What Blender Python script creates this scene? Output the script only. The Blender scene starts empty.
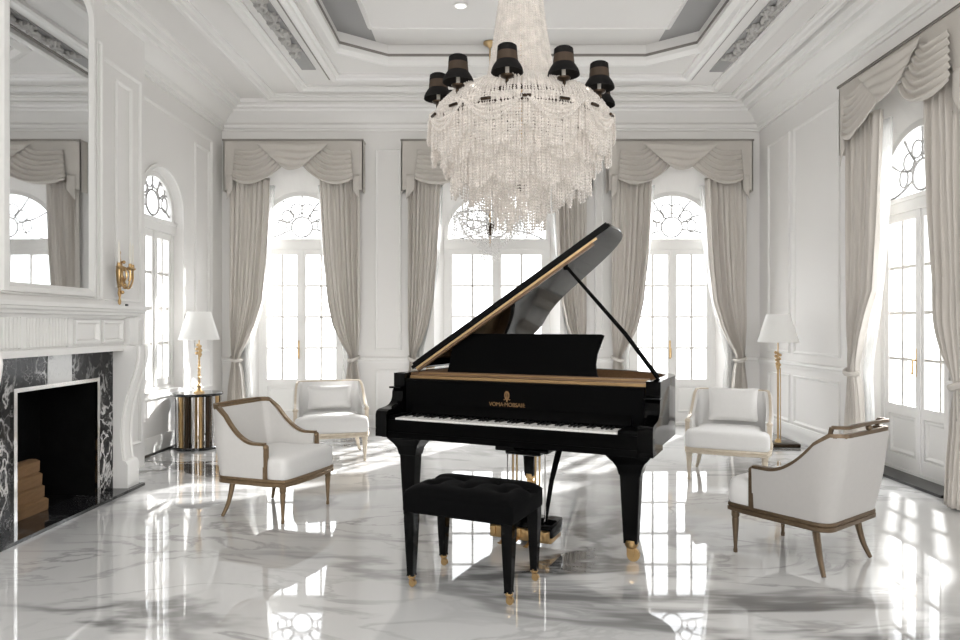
import bpy, bmesh, math, random
from mathutils import Vector, Matrix
random.seed(7)
PI = math.pi
sc = bpy.context.scene
COL = sc.collection

# ------------------------------------------------------------------ room numbers (metres)
XL, XR, YB, YF, H = -3.39, 3.41, 8.60, -1.9, 4.05

# ------------------------------------------------------------------ materials
def nodes_of(name):
    m = bpy.data.materials.new(name)
    m.use_nodes = True
    nt = m.node_tree
    return m, nt, nt.nodes["Principled BSDF"]

def mat(name, col, rough=.5, metal=0., spec=.5, coat=0., vary=.04, scale=6., bump=0., bscale=60., stretch=(1, 1, 1), col2=None,
        sheen=0., emit=0., subsurf=0.):
    m, nt, b = nodes_of(name)
    N, L = nt.nodes, nt.links
    tc = N.new("ShaderNodeTexCoord"); mp = N.new("ShaderNodeMapping"); mp.inputs["Scale"].default_value = stretch
    L.new(tc.outputs["Object"], mp.inputs["Vector"])
    nz = N.new("ShaderNodeTexNoise"); nz.inputs["Scale"].default_value = scale; nz.inputs["Detail"].default_value = 4
    L.new(mp.outputs["Vector"], nz.inputs["Vector"])
    mx = N.new("ShaderNodeMix"); mx.data_type = 'RGBA'
    c2 = col2 or tuple(max(0, c * (1 - vary * 2)) for c in col)
    mx.inputs["A"].default_value = (*col, 1); mx.inputs["B"].default_value = (*c2, 1)
    L.new(nz.outputs["Fac"], mx.inputs["Factor"]); L.new(mx.outputs["Result"], b.inputs["Base Color"])
    b.inputs["Roughness"].default_value = rough; b.inputs["Metallic"].default_value = metal
    b.inputs["Specular IOR Level"].default_value = spec
    b.inputs["Coat Weight"].default_value = coat; b.inputs["Coat Roughness"].default_value = .03
    b.inputs["Sheen Weight"].default_value = sheen
    if emit:
        b.inputs["Emission Color"].default_value = (*col, 1); b.inputs["Emission Strength"].default_value = emit
    if bump:
        n2 = N.new("ShaderNodeTexNoise"); n2.inputs["Scale"].default_value = bscale; n2.inputs["Detail"].default_value = 3
        L.new(mp.outputs["Vector"], n2.inputs["Vector"])
        bp = N.new("ShaderNodeBump"); bp.inputs["Strength"].default_value = bump; bp.inputs["Distance"].default_value = .01
        L.new(n2.outputs["Fac"], bp.inputs["Height"]); L.new(bp.outputs["Normal"], b.inputs["Normal"])
    return m

def marble(name, base, vein, scale, rough, coat, width=.03, dark=False, rot=.5, amount=1., spec=.5):
    m, nt, b = nodes_of(name)
    N, L = nt.nodes, nt.links
    tc = N.new("ShaderNodeTexCoord"); mp = N.new("ShaderNodeMapping")
    mp.inputs["Rotation"].default_value = (0.15, .1, rot); mp.inputs["Scale"].default_value = (1, 2.1, 1.5)
    L.new(tc.outputs["Object"], mp.inputs["Vector"])
    def vein_layer(sc_, w, det, dist, off):
        m2 = N.new("ShaderNodeMapping"); m2.inputs["Location"].default_value = (off, off * .7, off * .3)
        L.new(mp.outputs["Vector"], m2.inputs["Vector"])
        n = N.new("ShaderNodeTexNoise"); n.inputs["Scale"].default_value = sc_; n.inputs["Detail"].default_value = det
        n.inputs["Roughness"].default_value = .55; n.inputs["Distortion"].default_value = dist
        L.new(m2.outputs["Vector"], n.inputs["Vector"])
        s = N.new("ShaderNodeMath"); s.operation = 'SUBTRACT'; s.inputs[1].default_value = .5; L.new(n.outputs["Fac"], s.inputs[0])
        a = N.new("ShaderNodeMath"); a.operation = 'ABSOLUTE'; L.new(s.outputs[0], a.inputs[0])
        r = N.new("ShaderNodeMapRange"); r.interpolation_type = 'SMOOTHSTEP'
        r.inputs["From Min"].default_value = 0; r.inputs["From Max"].default_value = w
        r.inputs["To Min"].default_value = 1; r.inputs["To Max"].default_value = 0
        L.new(a.outputs[0], r.inputs["Value"])
        # break the vein up so that it comes and goes
        k = N.new("ShaderNodeTexNoise"); k.inputs["Scale"].default_value = sc_ * .9; k.inputs["Detail"].default_value = 1
        L.new(tc.outputs["Object"], k.inputs["Vector"])
        kr = N.new("ShaderNodeMapRange"); kr.inputs["From Min"].default_value = .38; kr.inputs["From Max"].default_value = .62
        L.new(k.outputs["Fac"], kr.inputs["Value"])
        mu = N.new("ShaderNodeMath"); mu.operation = 'MULTIPLY'; L.new(r.outputs[0], mu.inputs[0]); L.new(kr.outputs[0], mu.inputs[1])
        return mu
    v1 = vein_layer(scale, width, 5, .6, 3.1)
    v2 = vein_layer(scale * 2.3, width * .55, 6, 1.0, 9.7)
    mx = N.new("ShaderNodeMath"); mx.operation = 'MAXIMUM'
    h = N.new("ShaderNodeMath"); h.operation = 'MULTIPLY'; h.inputs[1].default_value = .4
    L.new(v2.outputs[0], h.inputs[0]); L.new(v1.outputs[0], mx.inputs[0]); L.new(h.outputs[0], mx.inputs[1])
    am = N.new("ShaderNodeMath"); am.operation = 'MULTIPLY'; am.inputs[1].default_value = amount; L.new(mx.outputs[0], am.inputs[0])
    cl = N.new("ShaderNodeTexNoise"); cl.inputs["Scale"].default_value = scale * .8; cl.inputs["Detail"].default_value = 5
    L.new(mp.outputs["Vector"], cl.inputs["Vector"])
    c0 = N.new("ShaderNodeMix"); c0.data_type = 'RGBA'
    c0.inputs["A"].default_value = (*base, 1); c0.inputs["B"].default_value = (*[c * (.86 if not dark else 2.2) for c in base], 1)
    L.new(cl.outputs["Fac"], c0.inputs["Factor"])
    c1 = N.new("ShaderNodeMix"); c1.data_type = 'RGBA'; c1.inputs["B"].default_value = (*vein, 1)
    L.new(c0.outputs["Result"], c1.inputs["A"]); L.new(am.outputs[0], c1.inputs["Factor"]); L.new(c1.outputs["Result"], b.inputs["Base Color"])
    b.inputs["Roughness"].default_value = rough; b.inputs["Coat Weight"].default_value = coat; b.inputs["Coat Roughness"].default_value = .02
    b.inputs["Specular IOR Level"].default_value = spec
    return m

def glass_mat(name, tint=(.98, .99, 1), refl=.06):
    m, nt, b = nodes_of(name)
    N, L = nt.nodes, nt.links
    out = N["Material Output"]
    t = N.new("ShaderNodeBsdfTransparent"); t.inputs["Color"].default_value = (*tint, 1)
    g = N.new("ShaderNodeBsdfGlossy"); g.inputs["Roughness"].default_value = .02
    lw = N.new("ShaderNodeLayerWeight"); lw.inputs["Blend"].default_value = .5
    pw = N.new("ShaderNodeMath"); pw.operation = 'POWER'; pw.inputs[1].default_value = 4.; L.new(lw.outputs["Facing"], pw.inputs[0])
    f = N.new("ShaderNodeMath"); f.operation = 'MULTIPLY_ADD'; f.inputs[1].default_value = .45; f.inputs[2].default_value = .03; L.new(pw.outputs[0], f.inputs[0])
    nz = N.new("ShaderNodeTexNoise"); nz.inputs["Scale"].default_value = 2.
    bp = N.new("ShaderNodeBump"); bp.inputs["Strength"].default_value = .02; L.new(nz.outputs["Fac"], bp.inputs["Height"]); L.new(bp.outputs["Normal"], g.inputs["Normal"])
    mx = N.new("ShaderNodeMixShader"); L.new(f.outputs[0], mx.inputs[0]); L.new(t.outputs[0], mx.inputs[1]); L.new(g.outputs[0], mx.inputs[2])
    L.new(mx.outputs[0], out.inputs["Surface"])
    N.remove(b)
    return m

def cloth_thin(name, col, transp=.3, transl=.5, scale=40):
    m, nt, b = nodes_of(name)
    N, L = nt.nodes, nt.links
    out = N["Material Output"]
    d = N.new("ShaderNodeBsdfDiffuse"); d.inputs["Color"].default_value = (*col, 1)
    tl = N.new("ShaderNodeBsdfTranslucent"); tl.inputs["Color"].default_value = (*col, 1)
    nz = N.new("ShaderNodeTexNoise"); nz.inputs["Scale"].default_value = scale
    mc = N.new("ShaderNodeMix"); mc.data_type = 'RGBA'; mc.inputs["A"].default_value = (*col, 1); mc.inputs["B"].default_value = (*[c * .93 for c in col], 1)
    L.new(nz.outputs["Fac"], mc.inputs["Factor"]); L.new(mc.outputs["Result"], d.inputs["Color"])
    m1 = N.new("ShaderNodeMixShader"); m1.inputs[0].default_value = transl
    L.new(d.outputs[0], m1.inputs[1]); L.new(tl.outputs[0], m1.inputs[2])
    if transp > 0:
        t = N.new("ShaderNodeBsdfTransparent")
        m2 = N.new("ShaderNodeMixShader"); m2.inputs[0].default_value = transp
        L.new(m1.outputs[0], m2.inputs[1]); L.new(t.outputs[0], m2.inputs[2]); L.new(m2.outputs[0], out.inputs["Surface"])
    else:
        L.new(m1.outputs[0], out.inputs["Surface"])
    N.remove(b)
    return m

M = dict(
    wall=mat('wall paint', (.80, .785, .765), .55, vary=.012, scale=1.5, bump=.03, bscale=90),
    trim=mat('white joinery paint', (.83, .82, .80), .35, vary=.01, scale=3, spec=.4),
    ceil=mat('ceiling plaster', (.80, .785, .765), .6, vary=.012, scale=1.2),
    grey=mat('grey tray paint', (.36, .355, .35), .6, vary=.05, scale=2),
    plaster=mat('carved plaster', (.52, .505, .485), .7, vary=.12, scale=14, bump=.3, bscale=40),
    gap=mat('brown edging and painted shadow line', (.25, .23, .21), .5, vary=.1, scale=12),  # brown pelmet edging; on the ceiling its dark colour stands in for shadow gaps
    floor=marble('polished white marble', (.68, .68, .675), (.075, .072, .07), .42, .03, .6, width=.055, rot=.55, amount=1.),
    black_marble=marble('black veined marble', (.006, .006, .0065), (.66, .65, .64), 2.6, .12, .0, width=.034, dark=True, rot=.9, amount=1., spec=.25),
    grey_marble=marble('pale grey marble', (.62, .62, .61), (.25, .25, .25), 5., .15, .2, width=.05, rot=1.2),
    hearth=marble('black hearth stone', (.008, .008, .009), (.15, .15, .15), 2., .1, .2, width=.02, dark=True),
    black_strip=mat('black base strip', (.01, .01, .01), .3, vary=.2),
    soot=mat('sooty firebox', (.006, .006, .006), .9, vary=.3, scale=8, bump=.3, spec=.1),
    wood_log=mat('split firewood', (.27, .155, .07), .8, vary=.3, scale=9, stretch=(6, 1, 6), col2=(.16, .085, .035), bump=.5, bscale=30),
    chrome=mat('polished chrome', (.75, .74, .73), .12, metal=1., vary=.05, scale=12),
    brass=mat('aged brass', (.60, .41, .20), .28, metal=1., vary=.15, scale=25, col2=(.40, .26, .12)),
    gold=mat('soft gold', (.72, .52, .29), .3, metal=1., vary=.12, scale=22, col2=(.50, .35, .18)),
    chair_trim=mat('bronzed gold wood', (.30, .21, .125), .38, metal=.55, vary=.2, scale=30, col2=(.17, .115, .065)),
    chair_trim_dark=mat('dark bronzed wood', (.17, .12, .075), .36, metal=.5, vary=.2, scale=30, col2=(.09, .06, .035)),
    chair_trim_pale=mat('pale gilded wood', (.72, .65, .55), .4, metal=.2, vary=.15, scale=30, col2=(.52, .43, .32)),
    linen=mat('white linen upholstery', (.78, .77, .755), .8, vary=.025, scale=40, bump=.12, bscale=260, spec=.25, sheen=.1),
    linen_shade=mat('white linen with painted shade', (.47, .455, .44), .8, vary=.03, scale=40, bump=.12, bscale=260, spec=.2),  # darker copy of the linen, shade put into the colour of the rear-view chair
    linen_grey=mat('off white linen', (.70, .685, .665), .8, vary=.03, scale=40, bump=.12, bscale=260, spec=.25),
    drape=mat('beige silk curtain', (.69, .65, .60), .6, vary=.05, scale=3, stretch=(8, 8, .6), bump=.05, bscale=120, spec=.3, sheen=.15),
    pelmet=mat('beige pelmet fabric', (.59, .555, .51), .65, vary=.04, scale=5, bump=.05, bscale=150, spec=.25),
    sheer=cloth_thin('white sheer voile', (.95, .95, .94), .45, .6),
    shade=cloth_thin('white lamp shade cloth', (.96, .955, .94), 0, .35),
    glass=glass_mat('window glass'),
    bars=mat('glazing bar paint', (.66, .635, .60), .45, vary=.02),
    leadline=mat('leaded came', (.42, .41, .40), .5, vary=.1),
    piano=mat('black piano lacquer', (.0016, .0016, .0017), .05, vary=.3, scale=3, spec=.12),
    piano_matte=mat('black satin lacquer', (.0018, .0018, .0019), .45, vary=.3, scale=3, spec=.04),
    wood_in=mat('brown inner rim wood', (.24, .14, .07), .4, vary=.25, scale=10, stretch=(1, 8, 8), col2=(.13, .07, .035)),
    plate=mat('gold iron plate', (.50, .33, .16), .35, metal=.7, vary=.2, scale=14, col2=(.25, .155, .07)),
    ivory=mat('ivory white keys', (.86, .85, .82), .25, vary=.03, scale=60),
    ebony=mat('ebony black keys', (.006, .006, .006), .3, vary=.2),
    velvet=mat('black velvet', (.0035, .0035, .0038), .85, vary=.3, scale=30, bump=.2, bscale=300, spec=.05, sheen=.015),
    black_cloth=mat('black lampshade cloth', (.008, .007, .007), .7, vary=.2, scale=40, spec=.2),
    glow_cloth=mat('brown cloth with painted lamp glow', (.075, .045, .025), .7, vary=.4, scale=30, col2=(.03, .018, .01), stretch=(1, 1, .2)),  # brown colour stands in for lamplight showing through the shade, no real glow
    crystal=mat('cut crystal beads with added glow', (.84, .78, .72), .12, vary=.3, scale=18, spec=.9, coat=.3, emit=.14),  # faint emission added so the beads seem lit from inside
    crystal_pale=mat('pale crystal beads with added glow', (.93, .91, .89), .12, vary=.15, scale=35, spec=.9, coat=.3, emit=.05),  # weaker added emission, the beads are no lamp
    bronze=mat('dark bronze', (.06, .04, .025), .35, metal=.8, vary=.2, scale=20),
    lettering=mat('dull gold leaf', (.30, .17, .07), .5, metal=.3, vary=.2, scale=40),
    candle=mat('ivory candle', (.88, .85, .78), .5, vary=.03),
    bulb=mat('lit bulb', (1., .93, .8), .4, vary=.01, emit=12.),
    mirror=mat('silvered mirror', (.76, .77, .78), .02, metal=1., vary=.02, scale=2),
    black_stone=mat('black polished stone', (.012, .012, .012), .1, vary=.3, coat=.3),
    switch=mat('dark grey switch', (.05, .05, .05), .4, vary=.1),
    lamp_white=mat('frosted downlight lens', (1., .98, .95), .4, vary=.01, emit=1.2),
)

# ------------------------------------------------------------------ mesh builder
class MB:
    def __init__(s): s.v = []; s.f = []; s.m = []; s.cm = 0
    def add(s, verts, faces):
        o = len(s.v); s.v += [tuple(v) for v in verts]
        for f in faces:
            s.f.append([o + i for i in f]); s.m.append(s.cm)
    def box(s, c, size, rz=0., mx=None):
        hx, hy, hz = size[0] / 2, size[1] / 2, size[2] / 2
        R = Matrix.Rotation(rz, 3, 'Z') if mx is None else mx
        vs = [Vector(c) + R @ Vector((x * hx, y * hy, z * hz)) for x in (-1, 1) for y in (-1, 1) for z in (-1, 1)]
        s.add(vs, [(0, 1, 3, 2), (4, 6, 7, 5), (0, 4, 5, 1), (2, 3, 7, 6), (0, 2, 6, 4), (1, 5, 7, 3)])
    def b2(s, x0, x1, y0, y1, z0, z1): s.box(((x0 + x1) / 2, (y0 + y1) / 2, (z0 + z1) / 2), (x1 - x0, y1 - y0, z1 - z0))
    def bevbox(s, c, size, r=.02, seg=3, rz=0., mx=None):
        bm = bmesh.new(); bmesh.ops.create_cube(bm, size=1)
        for v in bm.verts: v.co = Vector((v.co.x * size[0], v.co.y * size[1], v.co.z * size[2]))
        bmesh.ops.bevel(bm, geom=bm.edges[:], offset=min(r, min(size) * .49), segments=seg, profile=.5, affect='EDGES')
        bm.verts.index_update(); R = Matrix.Rotation(rz, 3, 'Z') if mx is None else mx
        s.add([Vector(c) + R @ v.co for v in bm.verts], [[v.index for v in f.verts] for f in bm.faces]); bm.free()
    def loft(s, rings, cap=True, closed=False):
        n = len(rings[0]); vs = [p for r in rings for p in r]; fs = []
        m = len(rings)
        for i in range(m if closed else m - 1):
            a, b = i * n, ((i + 1) % m) * n
            for j in range(n):
                k = (j + 1) % n; fs.append((a + j, a + k, b + k, b + j))
        if cap and not closed: fs += [tuple(range(n))[::-1], tuple((m - 1) * n + j for j in range(n))]
        s.add(vs, fs)
    def prism(s, poly, z0, z1, f=None):
        f = f or (lambda x, y, z: (x, y, z))
        s.loft([[f(x, y, z0) for x, y in poly], [f(x, y, z1) for x, y in poly]])
    def tube(s, path, r, n=8, closed=False, cap=True, flat=None):
        P = [Vector(p) for p in path]; m = len(P); rings = []
        up = Vector((0, 0, 1)); prev = None
        for i in range(m):
            if closed: t = P[(i + 1) % m] - P[i - 1]
            else: t = P[min(i + 1, m - 1)] - P[max(i - 1, 0)]
            if t.length < 1e-9: t = Vector((0, 0, 1))
            t.normalize()
            if prev is None:
                a = t.cross(up)
                if a.length < .05: a = t.cross(Vector((0, 1, 0)))
            else: a = prev - t * prev.dot(t)
            a.normalize(); prev = a; b = t.cross(a); ri = r[i] if isinstance(r, (list, tuple)) else r
            e = 1 if flat is None else flat
            off = PI / 4 if n == 4 else 0
            rings.append([P[i] + a * math.cos(2 * PI * j / n + off) * ri + b * math.sin(2 * PI * j / n + off) * ri * e for j in range(n)])
        s.loft(rings, cap, closed)
    def lathe(s, prof, n=24, c=(0, 0, 0), sx=1, sy=1, cap=True):
        s.loft([[(c[0] + r * math.cos(2 * PI * j / n) * sx, c[1] + r * math.sin(2 * PI * j / n) * sy, c[2] + z) for j in range(n)] for r, z in prof], cap)
    def ball(s, c, r, n=10, sz=1.):
        k = 7
        s.lathe([(max(1e-4, r * math.sin(PI * i / k)), -r * math.cos(PI * i / k) * sz) for i in range(k + 1)], n, c)
    def grid(s, fn, nu, nv, closed=False):
        vs = [fn(i / (nu if closed else nu - 1), j / (nv - 1)) for j in range(nv) for i in range(nu)]
        fs = []
        for j in range(nv - 1):
            for i in range(nu if closed else nu - 1):
                k = (i + 1) % nu; fs.append((j * nu + i, j * nu + k, (j + 1) * nu + k, (j + 1) * nu + i))
        s.add(vs, fs)
    def sheet(s, fn, nu, nv, th):          # a cloth of real thickness th along the local y axis
        a = [Vector(fn(i / (nu - 1), j / (nv - 1))) for j in range(nv) for i in range(nu)]
        n = len(a); vs = a + [p + Vector((0, th, 0)) for p in a]; fs = []
        for j in range(nv - 1):
            for i in range(nu - 1):
                q = (j * nu + i, j * nu + i + 1, (j + 1) * nu + i + 1, (j + 1) * nu + i)
                fs.append(q); fs.append(tuple(n + k for k in q[::-1]))
        edge = [i for i in range(nu)] + [j * nu + nu - 1 for j in range(1, nv)] + [(nv - 1) * nu + i for i in range(nu - 2, -1, -1)] + [j * nu for j in range(nv - 2, 0, -1)]
        for k in range(len(edge)):
            x, y = edge[k], edge[(k + 1) % len(edge)]; fs.append((y, x, n + x, n + y))
        s.add(vs, fs)
    def octa(s, p, r, sz=1.3):
        x, y, z = p
        s.add([(x + r, y, z), (x, y + r, z), (x - r, y, z), (x, y - r, z), (x, y, z + r * sz), (x, y, z - r * sz)],
              [(0, 1, 4), (1, 2, 4), (2, 3, 4), (3, 0, 4), (1, 0, 5), (2, 1, 5), (3, 2, 5), (0, 3, 5)])
    def strand(s, pts, r, gap, sz=1.3):
        P = [Vector(p) for p in pts]; left = 0.
        for a, b in zip(P, P[1:]):
            d = (b - a).length; t = left
            while t < d:
                s.octa(a.lerp(b, t / d), r * random.uniform(.75, 1.2), sz); t += gap
            left = t - d
    def ring_sweep(s, path, prof, f=None):  # closed plan path with mitred corners; prof = (offset to the left of travel, height)
        f = f or (lambda x, y, z: (x, y, z))
        n = len(path); P = [Vector(p) for p in path]; rings = []
        for i in range(n):
            d0 = (P[i] - P[i - 1]).normalized(); d1 = (P[(i + 1) % n] - P[i]).normalized()
            n0 = Vector((-d0.y, d0.x)); n1 = Vector((-d1.y, d1.x)); mi = (n0 + n1); mi = mi / max(.2, mi.dot(n0))
            rings.append([f(*(P[i] + mi * o), z) for o, z in prof])
        s.loft(rings, False, True)
    def build(s, name, m, parent=None, ang=35, fix=True, smooth=True):
        me = bpy.data.meshes.new(name); me.from_pydata(s.v, [], s.f); me.validate()
        for k in (m if isinstance(m, (list, tuple)) else [m]): me.materials.append(k)
        if isinstance(m, (list, tuple)) and len(me.polygons) == len(s.m):
            me.polygons.foreach_set('material_index', s.m)
        if fix:
            bm = bmesh.new(); bm.from_mesh(me); bmesh.ops.recalc_face_normals(bm, faces=bm.faces[:]); bm.to_mesh(me); bm.free()
        if smooth:
            me.polygons.foreach_set('use_smooth', [True] * len(me.polygons)); me.set_sharp_from_angle(angle=math.radians(ang))
        o = bpy.data.objects.new(name, me); COL.objects.link(o)
        if parent is not None: o.parent = parent
        return o

def tag(o, label=None, cat=None, group=None, kind=None):
    if label: o['label'] = label
    if cat: o['category'] = cat
    if group: o['group'] = group
    if kind: o['kind'] = kind
    return o
def empty(name, loc, rz=0., label=None, cat=None, group=None, kind=None):
    o = bpy.data.objects.new(name, None); COL.objects.link(o); o.location = loc; o.rotation_euler = (0, 0, rz); o.empty_display_size = .1
    return tag(o, label, cat, group, kind)
def copy_tree(o, parent=None):
    c = o.copy(); COL.objects.link(c)
    if parent is not None: c.parent = parent
    for ch in list(o.children): copy_tree(ch, c)
    return c
def struct(mb, name, m, label, cat, **k):
    return tag(mb.build(name, m, **k), label, cat, None, 'structure')
def cr(pts, n=8, closed=False):             # Catmull-Rom
    P = [Vector(p) for p in pts]; out = []; m = len(P)
    for i in range(m if closed else m - 1):
        p0 = P[i - 1] if (closed or i > 0) else P[0]; p1 = P[i]; p2 = P[(i + 1) % m]; p3 = P[(i + 2) % m] if (closed or i + 2 < m) else P[-1]
        for k in range(n):
            t = k / n
            out.append(.5 * ((2 * p1) + (p2 - p0) * t + (2 * p0 - 5 * p1 + 4 * p2 - p3) * t * t + (3 * p1 - p0 - 3 * p2 + p3) * t ** 3))
    if not closed: out.append(P[-1])
    return out
def interp(tab, z):
    if z <= tab[0][0]: return tab[0][1]
    for (a, va), (b, vb) in zip(tab, tab[1:]):
        if z <= b:
            t = (z - a) / (b - a); return va + (vb - va) * t
    return tab[-1][1]
def sinterp(tab, z):
    if z <= tab[0][0]: return tab[0][1]
    for (a, va), (b, vb) in zip(tab, tab[1:]):
        if z <= b:
            t = (z - a) / (b - a); t = t * t * (3 - 2 * t); return va + (vb - va) * t
    return tab[-1][1]

# ------------------------------------------------------------------ room shell
# wall-local frame: x along the wall, y into the wall (the room is at -y), z up
def place_wall(x, y, rz): return Matrix.Translation((x, y, 0)) @ Matrix.Rotation(rz, 4, 'Z')
AW, AS, AT = .64, 2.74, .58          # outer arch half width, spring height, rise
IW, IS_, IT = .55, 2.50, .52         # the same at the window plane
DEP = .20
NA = 20
def arch(hw, zs, rise, n=NA): return [(-hw * math.cos(PI * i / n), zs + rise * math.sin(PI * i / n)) for i in range(n + 1)]
def arch_wall(x0, x1, top, holes, AW=AW, AT=AT, AS=AS, DEP=DEP):
    mb = MB(); cur = x0
    for cx, z0, k in sorted(holes):
        a, b = cx - AW * k, cx + AW * k
        mb.add([(cur, 0, 0), (a, 0, 0), (a, 0, top), (cur, 0, top)], [(0, 1, 2, 3)])
        pts = [(cx + x, z) for x, z in arch(AW * k, AS, AT * min(k, 1.06))]
        for (xa, za), (xb, zb) in zip(pts, pts[1:]): mb.add([(xa, 0, za), (xb, 0, zb), (xb, 0, top), (xa, 0, top)], [(0, 1, 2, 3)])
        if z0 > 0: mb.add([(a, 0, 0), (b, 0, 0), (b, 0, z0), (a, 0, z0)], [(0, 1, 2, 3)])
        o = [(a, z0)] + pts + [(b, z0)]
        ip = [(cx + x, z) for x, z in arch(IW * k, IS_, IT * min(k, 1.06))]
        i_ = [(cx - IW * k, z0)] + ip + [(cx + IW * k, z0)]
        for (p, q), (r, t) in zip(zip(o, o[1:]), zip(i_, i_[1:])):
            mb.add([(p[0], 0, p[1]), (q[0], 0, q[1]), (t[0], DEP, t[1]), (r[0], DEP, r[1])], [(0, 1, 2, 3)])
        # stepped moulding round the reveal
        for off, dp, w in ((.0, -.018, .05),):
            oo = [(p[0] + (w if i > len(o) / 2 else -w) * (1 if p[1] <= AS + .001 else abs(p[0] - cx) / (AW * k)), p[1] + (w * (p[1] - AS) / AT if p[1] > AS else 0)) for i, p in enumerate(o)]
            mb.loft([[(p[0], 0, p[1]), (p[0], dp, p[1]), (q[0], dp, q[1]), (q[0], 0, q[1])] for p, q in zip(o, oo)])
        if z0 > 0: mb.add([(a, 0, z0), (b, 0, z0), (cx + IW * k, DEP, z0), (cx - IW * k, DEP, z0)], [(0, 1, 2, 3)])
        cur = b
    mb.add([(cur, 0, 0), (x1, 0, 0), (x1, 0, top), (cur, 0, top)], [(0, 1, 2, 3)])
    return mb

WINX = (-2.44, .09, 2.36)
WK = (1, 1.24, 1)                           # the middle window is the widest
RWY = 5.72                                  # right wall French door centre
LWY = 7.05                                  # left wall window centre
w = arch_wall(XL, XR, H + .2, [(c, 0, q) for c, q in zip(WINX, WK)]).build('wall_back', M['wall'], fix=False); w.location = (0, YB, 0)
tag(w, 'white panelled back wall with three tall arched French windows', 'wall', None, 'structure')
w = arch_wall(-YB, -YF, H + .2, [(-RWY, 0, 1), (-2.2, 0, 1)]).build('wall_right', M['wall'], fix=False); w.rotation_euler.z = -PI / 2; w.location = (XR, 0, 0)
tag(w, 'white panelled side wall with an arched French door beside the floor lamp', 'wall', None, 'structure')
w = arch_wall(YF, YB, H + .2, [(LWY, .62, .75)], AW=IW + .035, AT=IT + .035, AS=IS_ + .01, DEP=.08).build('wall_left', M['wall'], fix=False); w.rotation_euler.z = PI / 2; w.location = (XL, 0, 0)
tag(w, 'white panelled side wall behind the fireplace and the marble-topped side table', 'wall', None, 'structure')
mb = MB(); mb.b2(XL, XR, YF - .1, YF, 0, H + .2)
struct(mb, 'wall_front', M['wall'], 'plain white wall behind the camera', 'wall')
mb = MB(); mb.b2(XL - .3, XR + .3, YF - .1, YB + .3, -.06, 0)
fl = struct(mb, 'floor', M['floor'], 'highly polished white marble floor with grey veins', 'floor')

# chimney breast (two steps)
mb = MB(); mb.b2(XL - .02, -3.10, 3.45, 4.21, 0, H + .1); mb.b2(XL - .02, -3.10, 5.11, 5.47, 0, H + .1); mb.b2(XL - .02, -3.10, 4.21, 5.11, .90, H + .1); mb.b2(XL - .02, -3.20, 5.46, 6.30, 0, H + .1); mb.b2(XL - .02, -3.20, 2.6, 3.46, 0, H + .1)
struct(mb, 'wall_chimney_breast', M['wall'], 'white chimney breast carrying the mirror and gold sconce', 'wall')

# ceiling with tray
CX = .28
TX0, TX1, TYB, TYF, CHX, CHY = -1.51, 2.07, 7.06, 1.2, .45, .33
PX0, PX1, PYB, PYF = -1.17, 1.73, 6.50, 1.75
mb = MB()
octo = [(TX0, TYF + CHY), (TX0 + CHX, TYF), (TX1 - CHX, TYF), (TX1, TYF + CHY), (TX1, TYB - CHY), (TX1 - CHX, TYB), (TX0 + CHX, TYB), (TX0, TYB - CHY)]
rect = [(XL - .3, TYF + CHY), (TX0 + CHX, YF - .1), (TX1 - CHX, YF - .1), (XR + .3, TYF + CHY), (XR + .3, TYB - CHY), (TX1 - CHX, YB + .3), (TX0 + CHX, YB + .3), (XL - .3, TYB - CHY)]
corner = {0: (XL - .3, YF - .1), 2: (XR + .3, YF - .1), 4: (XR + .3, YB + .3), 6: (XL - .3, YB + .3)}
for i in range(8):
    k = (i + 1) % 8; q = [octo[i], octo[k], rect[k]] + ([corner[i]] if i in corner else []) + [rect[i]]
    mb.add([(x, y, H) for x, y in q], [tuple(range(len(q)))])
ZT = 4.21
for i in range(8):
    k = (i + 1) % 8; a, b = octo[i], octo[k]
    mb.cm = 0
    mb.add([(*a, H), (*b, H), (*b, ZT), (*a, ZT)], [(0, 1, 2, 3)])
mb.cm = 1
mb.add([(TX0, TYF, ZT), (PX0, TYF, ZT), (PX0, TYB, ZT), (TX0, TYB, ZT)], [(0, 1, 2, 3)])
mb.add([(PX1, TYF, ZT), (TX1, TYF, ZT), (TX1, TYB, ZT), (PX1, TYB, ZT)], [(0, 1, 2, 3)])
mb.cm = 0
mb.add([(PX0, PYB, ZT), (PX1, PYB, ZT), (PX1, TYB, ZT), (PX0, TYB, ZT)], [(0, 1, 2, 3)])
mb.add([(PX0, PYF, ZT), (PX1, PYF, ZT), (PX1, TYF, ZT), (PX0, TYF, ZT)], [(0, 1, 2, 3)])
mb.add([(PX0, PYF, ZT), (PX1, PYF, ZT), (PX1, PYB, ZT), (PX0, PYB, ZT)], [(0, 1, 2, 3)])
pan = [(PX0, PYF), (PX1, PYF), (PX1, PYB), (PX0, PYB)]
def inset(o): return [(PX0 + o, PYF + o), (PX1 - o, PYF + o), (PX1 - o, PYB - o), (PX0 + o, PYB - o)]
mb.loft([[(x, y, z) for x, y in inset(o)] for o, z in ((0, ZT), (0, 4.14), (.02, 4.115), (.05, 4.105), (.055, 4.12), (.09, 4.12))])
struct(mb, 'ceiling', [M['ceil'], M['grey']], 'white plaster tray ceiling with chamfered grey recess', 'ceiling', fix=False)

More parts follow.
